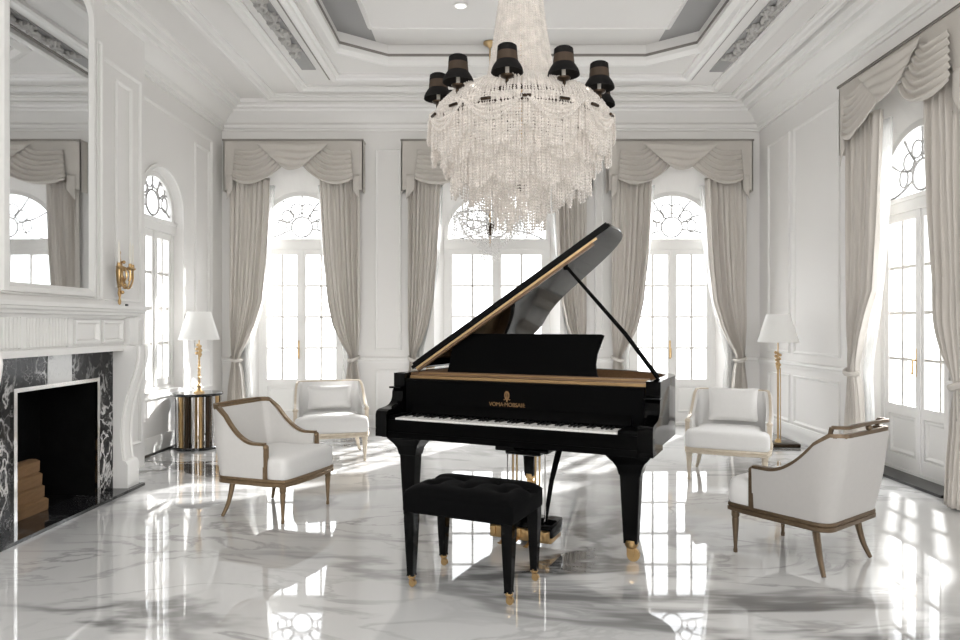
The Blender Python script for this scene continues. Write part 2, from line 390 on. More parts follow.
# cornice and ceiling mouldings
def ccw(x0, x1, y0, y1): return [(x0, y0), (x1, y0), (x1, y1), (x0, y1)]
mb = MB()
prof = [(-.01, 3.75), (.025, 3.75), (.03, 3.775), (.045, 3.78), (.05, 3.82), (.09, 3.835), (.12, 3.87), (.17, 3.91), (.23, 3.935), (.235, 3.96), (.29, 3.965), (.30, 3.99), (.36, 4.0), (.365, H + .01), (-.01, H + .01)]
mb.ring_sweep(ccw(XL, XR, YF, YB), prof)
struct(mb, 'trim_1', M['trim'], 'deep stepped white cornice around the top of the walls', 'cornice', ang=25)
def ceil_ring(name, x0, x1, y0, y1, prof, m, label):
    mb = MB(); mb.ring_sweep(ccw(x0, x1, y0, y1), [(o, H - d) for o, d in prof]); return struct(mb, name, m, label, 'moulding', ang=25)
ceil_ring('trim_2', -2.70, 3.02, .3, 8.22, [(0, -.01), (0, .03), (.02, .045), (.05, .045), (.06, .03), (.10, .03), (.115, .015), (.15, .015), (.15, -.01)], M['trim'], 'outermost white moulding frame on the ceiling')
ceil_ring('trim_3', -1.80, 2.26, .9, 7.60, [(0, -.01), (0, .012), (.035, .012), (.035, -.01)], M['gap'], 'thin dark strip painted as the shadow gap framing the ceiling tray')
ceil_ring('trim_4', -1.76, 2.22, .95, 7.56, [(0, -.01), (0, .05), (.025, .06), (.06, .05), (.07, .03), (.11, .03), (.11, -.01)], M['trim'], 'innermost square-cornered white moulding frame on the ceiling')
ceil_ring('trim_5', -2.22, 2.66, .6, 7.92, [(0, -.01), (0, .035), (.025, .05), (.06, .045), (.08, .02), (.12, .02), (.12, -.01)], M['trim'], 'second white moulding frame in from the ceiling edge')
mb = MB()
mb.ring_sweep(octo, [(-.10, H + .01), (-.10, H - .02), (-.06, H - .045), (-.02, H - .05), (.0, H - .03), (.02, H - .01), (.02, H + .03), (.0, H + .03)])
struct(mb, 'trim_6', M['trim'], 'chamfered white moulding around the grey ceiling recess', 'moulding', ang=25)
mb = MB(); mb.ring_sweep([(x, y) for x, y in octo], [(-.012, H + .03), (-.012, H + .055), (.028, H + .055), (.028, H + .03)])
struct(mb, 'trim_7', M['gap'], 'dark strip painted as a shadow line inside the ceiling recess edge', 'moulding')

def ornament(cx, y0, y1, name, label):
    mb = MB(); mb.b2(cx - .075, cx + .075, y0, y1, H - .012, H + .01)
    o = struct(mb, name, M['grey'], label, 'plaster frieze')
    mb = MB(); y = y1 - .5; k = 0
    while y > y0 + .1:
        s = 1 if k % 2 else -1
        sp = [(cx + s * .045 * math.cos(t * .55) * (1 - t / 16), y + .10 * math.sin(t * .55) * (1 - t / 16), H - .028 - .004 * t) for t in range(14)]
        mb.tube(sp, [.026 * (1 - i / 18) for i in range(14)], 7)
        mb.tube(cr([(cx - s * .06, y - .12, H - .015), (cx - s * .01, y - .03, H - .05), (cx + s * .03, y + .09, H - .03), (cx + s * .065, y + .13, H - .015)], 5), .021, 6)
        for q in range(5):
            a = q * 1.26 + k
            mb.ball((cx + .03 * math.cos(a), y + .04 * math.sin(a), H - .035), .022, 7)
        y -= .17; k += 1
    mb.build('carved_scrolls', M['plaster'], o)
ornament(-1.945, .9, 7.30, 'trim_8', 'grey recessed ceiling strip with carved scrolls above the fireplace side')
ornament(2.45, .9, 7.36, 'trim_9', 'grey recessed ceiling strip with carved scrolls above the floor lamp side')

# wall frames / dado
def wall_rings(specs, wallrz, loc, name, label, w=.035, d=.02):
    mb = MB()
    for x0, x1, z0, z1 in specs:
        mb.ring_sweep([(x0, z0), (x1, z0), (x1, z1), (x0, z1)], [(0, -.004), (0, .6 * d), (.25 * w, d), (.55 * w, .85 * d), (.8 * w, .4 * d), (w, .35 * d), (w, -.004)], f=lambda x, z, h: (x, -h, z))
    o = mb.build(name, M['trim'], ang=25); o.rotation_euler.z = wallrz; o.location = loc
    return tag(o, label, 'moulding', None, 'structure')
wall_rings([(-1.45, -1.12, .98, 3.52), (1.32, 1.44, .98, 3.52), (-1.45, -1.14, .2, .74), (1.32, 1.44, .2, .74)], 0, (0, YB, 0), 'trim_10', 'raised white panel frames between the back windows')
wall_rings([(-8.32, -7.72, .98, 3.50), (-7.62, -6.62, .98, 3.50), (-8.32, -7.72, .2, .74), (-7.62, -6.62, .2, .74), (-4.6, -3.2, .98, 3.5)], -PI / 2, (XR, 0, 0), 'trim_11', 'raised white panel frames on the wall behind the floor lamp')
wall_rings([(6.45, 8.28, .55, 3.55), (7.80, 8.2, .98, 3.40), (7.80, 8.2, .14, .5)], PI / 2, (XL, 0, 0), 'trim_12', 'raised white panel frames around the left arched window')
wall_rings([(5.56, 6.22, 1.50, 3.52), (5.80, 6.06, 1.62, 3.40), (5.56, 6.22, .22, 1.36)], PI / 2, (-3.20, 0, 0), 'trim_13', 'white panel frames behind the gold wall sconce', w=.03)
wall_rings([(5.34, 5.42, 1.5, 3.55), (3.52, 5.30, 1.5, 3.95)], PI / 2, (-3.10, 0, 0), 'trim_14', 'white panel frame around the overmantel mirror', w=.03)
def rail(name, segs, z, wallrz, loc, label, h=.07, d=.03):
    mb = MB()
    for a, b in segs:
        mb.loft([[(x, 0.004, z), (x, -d * .5, z), (x, -d * .6, z + h * .35), (x, -d, z + h * .55), (x, -d, z + h * .85), (x, -d * .7, z + h), (x, .004, z + h)] for x in (a, b)])
    o = mb.build(name, M['trim'], ang=25); o.rotation_euler.z = wallrz; o.location = loc
    return tag(o, label, 'moulding', None, 'structure')
gapsB = [(XL, WINX[0] - .68), (WINX[0] + .68, WINX[1] - .84), (WINX[1] + .84, WINX[2] - .68), (WINX[2] + .68, XR)]
rail('trim_15', gapsB, .82, 0, (0, YB, 0), 'white dado rail along the back wall')
rail('baseboard_back', gapsB, 0, 0, (0, YB, 0), 'white skirting board along the back wall', h=.16, d=.025)
segR = [(-YB, -RWY - .68), (-RWY + .68, -2.82), (-1.58, -YF)]
rail('trim_16', segR, .82, -PI / 2, (XR, 0, 0), 'white dado rail on the wall behind the floor lamp')
rail('baseboard_right', segR, 0.02, -PI / 2, (XR, 0, 0), 'white skirting board on the wall behind the floor lamp', h=.16, d=.025)
rail('baseboard_left', [(6.30, YB)], .02, PI / 2, (XL, 0, 0), 'white skirting board under the left arched window', h=.16, d=.025)
mb = MB(); mb.b2(XL - .01, XL + .03, 6.30, YB, 0, .022); struct(mb, 'trim_17', M['black_strip'], 'black floor strip below the skirting by the side table', 'strip')
mb = MB(); mb.b2(XR - .03, XR + .19, -YF * 0 + 5.10, 6.40, 0, .022); struct(mb, 'trim_18', M['black_strip'], 'black threshold strip under the side French door', 'strip')

# ------------------------------------------------------------------ windows
def bar(mb, p, q, wd, dp, y=0.):      # flat bar in the window plane from p to q (x,z)
    p, q = Vector(p), Vector(q); d = (q - p); L = d.length; a = math.atan2(d.y, d.x)
    R = Matrix.Rotation(-a, 3, 'Y'); c = (p + q) / 2
    mb.box((c.x, y, c.y), (L, dp, wd), mx=R)
def arch_window(name, x, y, rz, label, z0=0., k=1., rows=4, handles=True, dep=DEP):
    y0 = dep + .03
    root = empty(name, (x, y, 0), rz, label, 'window', None, 'structure')
    hw = IW * k; zT = 2.28; RISE = IT * min(k, 1.06)
    mb = MB()                                        # outer frame: jambs + arch + transom
    fw = .05
    out = [(-hw - .02, z0)] + arch(hw + .02, IS_, RISE + .02) + [(hw + .02, z0)]
    inn = [(-hw + fw, z0)] + arch(hw - fw, IS_, RISE - fw) + [(hw - fw, z0)]
    mb.loft([[(p[0], y0 - .035, p[1]), (p[0], y0 + .05, p[1]), (q[0], y0 + .05, q[1]), (q[0], y0 - .035, q[1])] for p, q in zip(out, inn)])
    mb.b2(-hw, hw, y0 - .05, y0 + .05, zT, zT + .13)
    mb.b2(-hw, hw, y0 - .065, y0 + .03, zT + .09, zT + .13)
    mb.b2(-hw, hw, y0 - .03, y0 + .05, z0, z0 + .04)
    mb.build('frame', M['trim'], root, ang=30)
    # fanlight
    fb = zT + .13; R = hw - fw; RZ = RISE - fw
    mb = MB(); cz = fb + .15
    cpath = [(.135 * math.cos(t), y0, cz + .012 + .13 * math.sin(t)) for t in [2 * PI * i / 24 for i in range(24)]]
    mb.tube(cpath, .012, 6, closed=True)
    for a in (-14, 22, 55, 90, 125, 158, 194):
        t = math.radians(a); tx = .135 * math.cos(t); tz = cz + .012 + .13 * math.sin(t)
        far = R + .01
        # run from the roundel to the arch
        r1 = .135
        while True:
            r1 += .01; qx, qz = r1 * math.cos(t), cz + r1 * math.sin(t)
            lim = abs(qx) >= R or (qz > IS_ and math.hypot(qx / R, (qz - IS_) / RZ) >= 1) or qz <= fb
            if lim: break
        mid = .55
        bend = .03 * math.cos(t)
        mb.tube(cr([(tx, y0, tz), (tx + (qx - tx) * mid, y0, tz + (qz - tz) * mid + bend), (qx, y0, qz)], 5), .0105, 5)
    for a in (38, 73, 107, 142):
        t = math.radians(a); c0 = (.235 * math.cos(t), cz + .25 * math.sin(t))
        mb.tube([(c0[0] + .075 * math.cos(u), y0, c0[1] + .075 * math.sin(u)) for u in [2 * PI * i / 16 for i in range(16)]], .0095, 5, closed=True)
    for a in (8, 172):
        t = math.radians(a); c0 = (.26 * math.cos(t), cz + .2 * math.sin(t))
        mb.tube([(c0[0] + .06 * math.cos(u), y0, c0[1] + .08 * math.sin(u)) for u in [2 * PI * i / 16 for i in range(16)]], .0095, 5, closed=True)
    fan = mb.build('fanlight', M['leadline'], root)
    fan['label'] = 'grey leaded fanlight tracery around a roundel'
    mb = MB(); mb.prism([(-R - .005, fb)] + arch(R + .005, IS_, RZ + .005) + [(R + .005, fb)], y0 + .012, y0 + .016, f=lambda a, b, c: (a, c, b))
    mb.build('fanlight_pane', M['glass'], root)
    # two leaves
    for s in (-1, 1):
        st = .055; xa, xb = sorted((s * .0015, s * (hw - fw)))
        zb, zt = z0 + .045, zT
        gb = (.60 if z0 == 0 else z0 + .12); gt = zt - .07
        mb = MB()
        mb.b2(xa, xa + st, y0 - .025, y0 + .025, zb, zt); mb.b2(xb - st, xb, y0 - .025, y0 + .025, zb, zt)
        mb.b2(xa + st, xb - st, y0 - .025, y0 + .025, gt, zt); mb.b2(xa + st, xb - st, y0 - .025, y0 + .025, gb - .09, gb)
        if z0 == 0:
            mb.b2(xa + st, xb - st, y0 - .025, y0 + .025, zb, zb + .12)
            mb.b2(xa + st, xb - st, y0 - .008, y0 + .012, zb + .12, gb - .09)
            mb.ring_sweep([(xa + st + .01, zb + .13), (xb - st - .01, zb + .13), (xb - st - .01, gb - .10), (xa + st + .01, gb - .10)], [(0, 0), (0, .012), (.012, .016), (.03, .004), (.03, 0)], f=lambda a, b, h: (a, y0 - .008 - h, b))
        else:
            mb.b2(xa + st, xb - st, y0 - .025, y0 + .025, zb, gb - .08)
        if s == -1: mb.b2(-.022, .022, y0 - .036, y0 - .0255, zb, zt)
        leaf = mb.build('casement_leaf', M['trim'], root, ang=30)
        mb = MB(); xm = (xa + xb) / 2
        mb.b2(xm - .012, xm + .012, y0 - .018, y0 + .018, gb, gt)
        for r in range(1, rows):
            zz = gb + (gt - gb) * r / rows; mb.b2(xa + st, xb - st, y0 - .016, y0 + .016, zz - .012, zz + .012)
        mb.build('glazing_bars', M['bars'], leaf, ang=30)
        mb = MB(); mb.b2(xa + st - .005, xb - st + .005, y0 - .003, y0 + .003, gb - .005, gt + .005)
        mb.build('pane', M['glass'], leaf)
        if handles and s == -1:
            mb = MB(); hx = xb - st / 2
            mb.bevbox((hx, y0 - .03, .98), (.028, .012, .24), .006, 2); mb.tube([(hx, y0 - .03, 1.0), (hx, y0 - .065, 1.0), (hx, y0 - .07, .99), (hx + .002, y0 - .07, .90)], .008, 8)
            mb.ball((hx, y0 - .07, .89), .012, 8)
            hd = mb.build('handle', M['gold'], leaf); hd['label'] = 'gold lever handle'
    return root
arch_window('window_1', WINX[0], YB, 0, 'tall arched French window behind the table lamp side, leftmost on the back wall')
arch_window('window_2', WINX[1], YB, 0, 'tall arched French window behind the chandelier and piano lid, widest of the three', k=WK[1])
arch_window('window_3', WINX[2], YB, 0, 'tall arched French window behind the pillowed armchair, nearest the floor lamp')
arch_window('window_4', XL, LWY, PI / 2, 'arched window seen edge-on past the gold sconce', z0=.62, k=.75, handles=False, dep=.08)
arch_window('window_5', XR, RWY, -PI / 2, 'arched French door with gold handle on the side wall behind the armchair seen from behind')
arch_window('window_6', XR, 2.2, -PI / 2, 'arched French door nearer the camera, outside the picture')

# ------------------------------------------------------------------ curtains
def curtain_part(root, s, hw, top=3.14, depth=-.10, wk=None):
    k = hw / .87; wk = wk or k
    def X(x): return .82 * k - (.82 - x) * wk
    inner = [(0, .60), (.30, .61), (.78, .665), (.87, .70), (.95, .67), (1.1, .58), (1.3, .49), (1.6, .415), (2.2, .355), (2.6, .33), (3.2, .31)]
    outer = [(0, .86), (.5, .83), (.8, .795), (.87, .785), (.95, .795), (1.3, .82), (3.2, .82)]
    nf = 7
    sd = random.uniform(0, 6)
    def fn(u, v):
        z = .015 + (top - .015) * v
        xi, xo = interp(inner, z), interp(outer, z); tie = math.exp(-((z - .87) / .16) ** 2)
        ph = nf * 2 * PI * u + .5 * math.sin(3 * u + sd + z * .6)
        amp = .030 + .012 * math.sin(5 * u + sd) ; amp *= (1 - .35 * tie)
        uu = u + .018 * math.sin(2 * ph) 
        x = X(xi + (xo - xi) * min(1, max(0, uu)))
        yy = depth + amp * math.sin(ph) + .012 * math.sin(2.3 * ph + z * 2 + sd) - .03 * tie * math.sin(PI * u) - (.05 * max(0, 1 - z / .8) * math.sin(PI * u))
        if z < 1.6 and z > .87: yy -= .05 * math.sin((z - .87) / .73 * PI) * (1 - u) ** 1.5
        return (s * x, yy, z)
    mb = MB(); mb.sheet(fn, 110, 60, .004)
    d = mb.build('drape', M['drape'], root, ang=180)
    mb = MB()
    mb.tube([(s * X(x), depth + y, z) for x, y, z in cr([(.80, .03, .90), (.79, -.045, .885), (.74, -.085, .862), (.69, -.055, .855), (.675, .01, .86)], 6)], .017, 8, flat=1.5)
    mb.build('tieback', M['pelmet'], root)
    return d
def sheer_part(root, s, hw, depth=-.02, wk=None):
    k = hw / .87; wk = wk or k
    def X(x): return .82 * k - (.82 - x) * wk
    sd = random.uniform(0, 6)
    inner = [(0, .56), (.6, .56), (.87, .60), (1.1, .55), (1.5, .44), (2.0, .35), (2.5, .30), (3.1, .27)]
    def fn(u, v):
        z = .012 + 3.05 * v; xi = interp(inner, z); xo = max(.62, xi + .12)
        ph = 2 * PI * 8 * u + sd
        return (s * X(xi + (xo - xi) * u), depth + .013 * math.sin(ph) + .006 * math.sin(2.2 * ph + z), z)
    mb = MB(); mb.sheet(fn, 70, 24, .002)
    return mb.build('sheer_curtain', M['sheer'], root, ang=180)
def swag(mb, L0, L1, R0, R1, dip0, dip1, nf, amp, y0, bulge=.05):
    def fn(u, v):
        L = Vector(L0).lerp(Vector(L1), v); R = Vector(R0).lerp(Vector(R1), v); p = L.lerp(R, u)
        d = (dip0 + (dip1 - dip0) * v); sag = 4 * u * (1 - u)
        rid = math.sin(2 * PI * nf * v + .8 * math.sin(2.1 * u * PI)) * amp * (.45 + .55 * sag)
        return (p.x, y0 - bulge * sag * (.3 + .7 * v) - rid - .012 * v, p.y - d * sag + .3 * rid)
    mb.sheet(fn, 28, 64, .006)
def pelmet(x, y, rz, hw, label):
    root = empty('pelmet', (x, y, 0), rz, label, 'pelmet', 'swagged pelmets over the arched windows')
    mb = MB(); k = hw / .865; top = 3.58; fy = -.17
    low = [(-hw, 2.96), (-hw + .07, 2.99), (-hw + .11, 3.10), (-.72 * k, 3.22), (-.4 * k, 3.40), (.4 * k, 3.40), (.72 * k, 3.22), (hw - .11, 3.10), (hw - .07, 2.99), (hw, 2.96)]
    for (xa, za), (xb, zb) in zip(low, low[1:]):
        mb.loft([[(xa, fy, za), (xa, fy + .012, za), (xa, fy + .012, top), (xa, fy, top)], [(xb, fy, zb), (xb, fy + .012, zb), (xb, fy + .012, top), (xb, fy, top)]])
    for s in (-1, 1):
        xa, xb = sorted((s * hw, s * (hw - .012))); mb.loft([[(xa, fy, 2.96), (xb, fy, 2.96), (xb, fy, top), (xa, fy, top)], [(xa, -.022, 2.96), (xb, -.022, 2.96), (xb, -.022, top), (xa, -.022, top)]])
    mb.b2(-hw - .006, hw + .006, fy - .006, -.003, top, top + .018)
    mb.build('board', M['pelmet'], root, ang=30)
    mb = MB(); mb.ring_sweep([(-hw - .008, top + .0), (hw + .008, top + .0), (hw + .008, top + .022), (-hw - .008, top + .022)], [(0, 0), (0, .012), (.005, .012), (.005, 0)], f=lambda a, b, h: (a, fy - .006 - h, b))
    mb.build('top_edging', M['gap'], root)
    for s in (-1, 1):
        mb = MB(); swag(mb, (s * .715 * k, 3.47), (s * .745 * k, 3.10), (s * .40 * k, 3.50), (s * .13 * k, 3.26), .035, .135, 6.5, .019, fy - .026)
        mb.build('swag', M['pelmet'], root, ang=180)
        mb = MB()                                       # little jabot tail outside the swag
        def tail(u, v):
            xx = (.745 + .075 * u) * k; zt = 3.16; zb = 2.98 - .13 * u
            return (s * xx, fy - .012 - .008 * math.sin(u * 3.1), zt + (zb - zt) * v)
        mb.sheet(tail, 16, 10, .004); mb.build('jabot', M['pelmet'], root, ang=180)
    mb = MB(); swag(mb, (-.44 * k, 3.53), (-.15 * k, 3.27), (.44 * k, 3.53), (.15 * k, 3.27), .0, .07, 3.5, .009, fy - .05, .035)
    mb.build('centre_swag', M['pelmet'], root, ang=180)
    return root
wn = ['behind the table lamp', 'behind the chandelier', 'beside the white floor lamp']
HWS = (.865, 1.19, .90)
for i, cx in enumerate(WINX):
    pelmet(cx, YB, 0, HWS[i], 'beige swagged fabric pelmet over the arched window ' + wn[i])
    for s in (-1, 1):
        side = {(0, -1): 'in the corner behind the table lamp', (0, 1): 'behind the armchair left of the piano',
                (1, -1): 'left of the chandelier', (1, 1): 'behind the raised piano lid',
                (2, -1): 'behind the piano lid prop', (2, 1): 'just left of the floor lamp'}[(i, s)]
        c = empty('curtain', (cx, YB, 0), 0, 'floor-length beige silk curtain tied back ' + side, 'curtain', 'beige tied-back curtains')
        curtain_part(c, s, HWS[i], wk=(None, .80, None)[i])
        sh = sheer_part(None, s, HWS[i], wk=(None, .80, None)[i]); sh.location = (cx, YB, 0)
        tag(sh, 'thin white sheer voile inside the beige curtain ' + side, 'sheer curtain', 'white sheer curtains')
PRY, PRH = 5.47, .84
pelmet(XR, PRY, -PI / 2, PRH, 'beige swagged fabric pelmet over the side French door, running off the frame').location.z = -.09
for s in (-1, 1):
    t = 'right of the floor lamp' if s == -1 else 'at the right frame edge, nearest the camera'
    c = empty('curtain', (XR, PRY, 0), -PI / 2, 'floor-length beige silk curtain tied back ' + t, 'curtain', 'beige tied-back curtains')
    curtain_part(c, s, PRH if s == 1 else PRH)
    sh = sheer_part(None, s, PRH); sh.location = (XR, PRY, 0); sh.rotation_euler.z = -PI / 2
    tag(sh, 'thin white sheer voile inside the beige curtain ' + t, 'sheer curtain', 'white sheer curtains')

# ------------------------------------------------------------------ fireplace
FY = 4.66
fp = empty('fireplace', (-3.10, FY, 0), 0, 'white carved fireplace with black veined marble surround below the mirror', 'fireplace')
def W(x): return x + 3.10
mb = MB()                                   # black marble slips (three pieces) around the opening
for (ya, yb, za, zb) in ((-.80, -.45, .02, 1.10), (.45, .66, .02, 1.10), (-.45, -.13, .90, 1.10), (.13, .45, .90, 1.10)):
    mb = MB(); mb.b2(-.0, W(-2.95), ya, yb, za, zb)
    mb.build('marble_slip', M['black_marble'], fp)['label'] = 'black marble with white veins'
mb = MB(); mb.b2(0, W(-2.945), -.13, .13, .90, 1.10)
mb.build('keystone', M['grey_marble'], fp)['label'] = 'pale grey marble keystone'
mb = MB()
for (ya, yb, za, zb) in ((-.462, -.432, .022, .905), (.432, .462, .022, .905), (-.432, .432, .878, .905)):
    mb.b2(W(-2.957), W(-2.938), ya, yb, za, zb)
mb.build('metal_trim', M['chrome'], fp)['label'] = 'polished silver trim around the opening'
mb = MB()                                   # firebox liner in front of the breast
mb.b2(-.285, -.275, -.448, .448, .02, .90); mb.b2(-.275, .142, -.448, -.438, .024, .90); mb.b2(-.275, .142, .438, .448, .024, .90); mb.b2(-.275, .142, -.438, .438, .885, .895); mb.b2(-.275, .0, -.438, .438, .012, .024)
mb.build('firebox', M['soot'], fp)['label'] = 'black sooty firebox'
mb = MB(); mb.b2(-.0, W(-2.80), -1.12, .86, 0, .022)
mb.build('hearth', M['hearth'], fp)['label'] = 'black stone hearth slab'
jprof = cr([(W(-2.77), 1.14), (W(-2.765), 1.06), (W(-2.785), .95), (W(-2.825), .82), (W(-2.862), .68), (W(-2.885), .54), (W(-2.89), .40), (W(-2.88), .27), (W(-2.875), .24)], 6)
jpoly = [(-.0, 1.14)] + [(p.x, p.y) for p in jprof] + [(W(-2.85), .23), (W(-2.835), .20), (W(-2.835), .022), (0, .022)]
for s in (-1, 1):
    ya, yb = (.66, .83) if s > 0 else (-.97, -.80)
    mb = MB(); mb.prism(jpoly, ya, yb, f=lambda x, z, y: (x, y, z))
    inner = [(p.x + .007, p.y) for p in jprof]
    for yy in (ya + .03, yb - .03): mb.tube([(x, yy, z) for x, z in inner], .012, 6)
    mb.build('scroll_jamb', M['trim'], fp, ang=30)
mb = MB(); mb.b2(0, W(-2.86), -.98, .84, 1.10, 1.145); mb.b2(0, W(-2.89), -.97, .83, 1.14, 1.36)
mb.b2(0, W(-2.84), -.975, -.84, 1.145, 1.355); mb.b2(0, W(-2.84), .70, .835, 1.145, 1.355)
for (ya, yb) in ((.04, .34), (.38, .66)):
    mb.ring_sweep([(ya, 1.17), (yb, 1.17), (yb, 1.335), (ya, 1.335)], [(0, 0), (0, .028), (.018, .028), (.03, .008), (.03, 0)], f=lambda a, b, h: (W(-2.89) + h, a, b))
mb.b2(0, W(-2.87), -.03, .02, 1.15, 1.35); mb.b2(0, W(-2.87), -.50, -.45, 1.15, 1.35)
fr = mb.build('frieze', M['trim'], fp, ang=30)
mb = MB()
for i in range(13): mb.tube([(W(-2.885), -.43 + .032 * i, 1.16), (W(-2.885), -.43 + .032 * i, 1.345)], .014, 8)
for i in range(6): mb.tube([(W(-2.885), -.67 + .032 * i, 1.16), (W(-2.885), -.67 + .032 * i, 1.345)], .014, 8)
mb.build('fluting', M['trim'], fr)
mb = MB()
def rr(x, e): return [(0, -e - .14), (x, -e - .14), (x, e), (0, e)]
mb.loft([[(x, y, z) for x, y in rr(W(xx), e)] for xx, e, z in ((-2.875, .845, 1.345), (-2.865, .85, 1.365), (-2.83, .86, 1.375), (-2.825, .865, 1.39), (-2.80, .87, 1.40), (-2.795, .875, 1.415), (-2.775, .885, 1.42), (-2.77, .89, 1.445))])
mb.build('mantel_shelf', M['trim'], fp, ang=20)

for i, (yy, zz, xx, ln, tl) in enumerate([(4.50, .067, -3.23, .40, .02), (4.51, .067, -3.11, .42, -.02), (4.51, .156, -3.13, .42, .02), (4.49, .245, -3.14, .42, -.02), (4.51, .334, -3.15, .38, .02)]):
    mb = MB()
    prof_ = [(-.046, -.04), (.044, -.043), (.047, .03), (.02, .043), (-.03, .041)]
    mb.loft([[(p[0] * q, y, p[1] * q) for p in prof_] for y, q in ((-ln / 2, .9), (-ln / 2 + .01, 1), (0, 1.02), (ln / 2 - .01, 1), (ln / 2, .92))])
    lg = mb.build('firewood_log', M['wood_log'], ang=25); lg.location = (xx, yy, zz); lg.rotation_euler = (0, 0, tl)
    tag(lg, ['split brown log at the bottom of the firebox stack, behind', 'split brown log at the bottom of the firebox stack, in front', 'split brown log second from the bottom of the firebox stack',
             'split brown log second from the top of the firebox stack', 'split brown log on top of the firebox stack'][i], 'log', 'firewood in the fireplace')

# overmantel mirror
mr = empty('wall_mirror', (-3.10, 4.80, 1.58), 0, 'tall silvered mirror in white frame above the mantel', 'mirror')
def rrect(hw, z0, z1, r):
    pts = [(-hw, z0), (hw, z0)]
    pts += [(hw - r + r * math.cos(t), z1 - r + r * math.sin(t)) for t in [PI / 2 * i / 8 for i in range(9)]]
    pts += [(-hw + r - r * math.sin(t), z1 - r + r * math.cos(t)) for t in [PI / 2 * i / 8 for i in range(9)]]
    return pts
mb = MB(); a, b = rrect(.50, -.06, 2.27, .2), rrect(.43, .0, 2.20, .14)
mb.loft([[(0, p[0], p[1]), (.03, p[0], p[1]), (.035, (p[0] + q[0]) / 2, (p[1] + q[1]) / 2), (.015, q[0], q[1]), (0, q[0], q[1])] for p, q in zip(a, b)], closed=True)
mb.build('frame', M['trim'], mr, ang=25)
mb = MB(); mb.prism(rrect(.435, -.004, 2.205, .14), .002, .012, f=lambda y, z, x: (x, y, z)); mb.build('mirror_glass', M['mirror'], mr)

# wall sconce
sn = empty('wall_sconce', (-3.20, 5.82, 1.74), 0, 'gold scrolled candle sconce on the panel beside the mirror', 'wall sconce')
mb = MB()
mb.lathe([(.002, -.27), (.02, -.26), (.026, -.235), (.012, -.21), (.03, -.17), (.02, -.13), (.045, -.06), (.055, .02), (.04, .08), (.02, .12), (.012, .16), (.022, .18), (.002, .21)], 14, (.03, 0, 0), sx=.5, sy=.7)
for i in range(5): mb.ball((.055 + .01 * (i % 2), .02 * math.sin(i * 2), -.16 + .065 * i), .016, 8)
mb.build('backplate', M['brass'], sn)
for j, dy in enumerate((-.11, 0, .11)):
    ex = .085 + (.035 if j == 1 else 0)
    mb = MB(); mb.tube(cr([(.05, dy * .15, -.02), (.06, dy * .4, -.11), (ex * .8, dy * .8, -.12), (ex, dy, -.05), (ex, dy, .03)], 6), .0075, 8)
    mb.tube(cr([(.05, dy * .1, .06), (.08, dy * .5, .03), (.09, dy * .7, -.03), (.07, dy * .6, -.06)], 5), .008, 6)
    mb.lathe([(.006, .03), (.024, .045), (.026, .052), (.014, .056), (.012, .085), (.001, .085)], 12, (ex, dy, 0))
    ar = mb.build('arm', M['brass'], sn)
    mb = MB(); mb.lathe([(.009, .08), (.009, .25), (.004, .255), (.002, .275)], 10, (ex, dy, 0)); mb.build('candle', M['candle'], ar)
mb = MB(); mb.bevbox((0, 0, 0), (.012, .035, .06), .004, 2)
o = mb.build('light_switch', M['switch']); o.location = (-3.194, 5.98, 1.455); tag(o, 'tiny dark grey wall switch just above the mantel end', 'switch')

# recessed downlight
dl = empty('recessed_downlight', (-.26, 6.0, 4.122), 0, 'small round white downlight in the ceiling panel', 'downlight')
mb = MB(); mb.lathe([(.052, .0), (.065, -.004), (.066, -.012), (.05, -.014), (.046, -.004)], 24); mb.build('bezel', M['trim'], dl)
mb = MB(); mb.lathe([(.001, -.006), (.047, -.006), (.047, -.001), (.001, -.001)], 24); mb.build('lens', M['lamp_white'], dl)

# ------------------------------------------------------------------ grand piano
UX = math.atan2(-.419, .908)
pn = empty('grand_piano', (.073, 3.89, 0), UX, 'black lacquered grand piano with raised lid in the middle of the room', 'piano')
HWP, RT, KB = .85, .99, .61
rim_o = [(-HWP, .20), (-HWP, .7), (-HWP, 1.3)] + [tuple(p) for p in cr([(-HWP, 1.42), (-.83, 1.62), (-.74, 1.77), (-.58, 1.83), (-.42, 1.80), (-.28, 1.69), (-.14, 1.51), (.01, 1.35), (.20, 1.22), (.42, 1.12), (.62, 1.02), (.76, .91), (.83, .79), (HWP, .68)], 5)] + [(HWP, .45), (HWP, .20)]
rim_o = [(float(a), float(b)) for a, b in rim_o]
def offset_open(pts, d):
    P = [Vector(p) for p in pts]; out = []
    for i in range(len(P)):
        t = (P[min(i + 1, len(P) - 1)] - P[max(i - 1, 0)]).normalized(); out.append(tuple(P[i] + Vector((t.y, -t.x)) * d))
    return out
rim_i = offset_open(rim_o, .055)
mb = MB(); mb.loft([[(p[0], p[1], KB + .02), (p[0], p[1], RT - .006), (p[0] * .995, p[1], RT), (q[0], q[1], RT), (q[0], q[1], KB + .02)] for p, q in zip(rim_o, rim_i)])
mb.build('case_rim', M['piano'], pn, ang=30)
inn = offset_open(rim_o, .057); inn2 = offset_open(rim_o, .068)
mb = MB(); mb.loft([[(p[0], max(p[1], .30), .88), (p[0], max(p[1], .30), RT - .003), (q[0], max(q[1], .30), RT - .003), (q[0], max(q[1], .30), .88)] for p, q in zip(inn, inn2)])
mb.build('inner_rim', M['wood_in'], pn, ang=30)['label'] = 'brown wood inner rim'
pl = [(x, max(y, .30)) for x, y in offset_open(rim_o, .07)]
mb = MB(); mb.prism(pl, .90, .915); 
for i in range(22):
    x = -.70 + i * .064; mb.b2(x, x + .01, .46, 1.05, .915, .922)
mb.b2(-.74, .74, .40, .44, .915, .96); mb.tube([(-.72, .55, .94), (.70, .50, .94)], .012, 8)
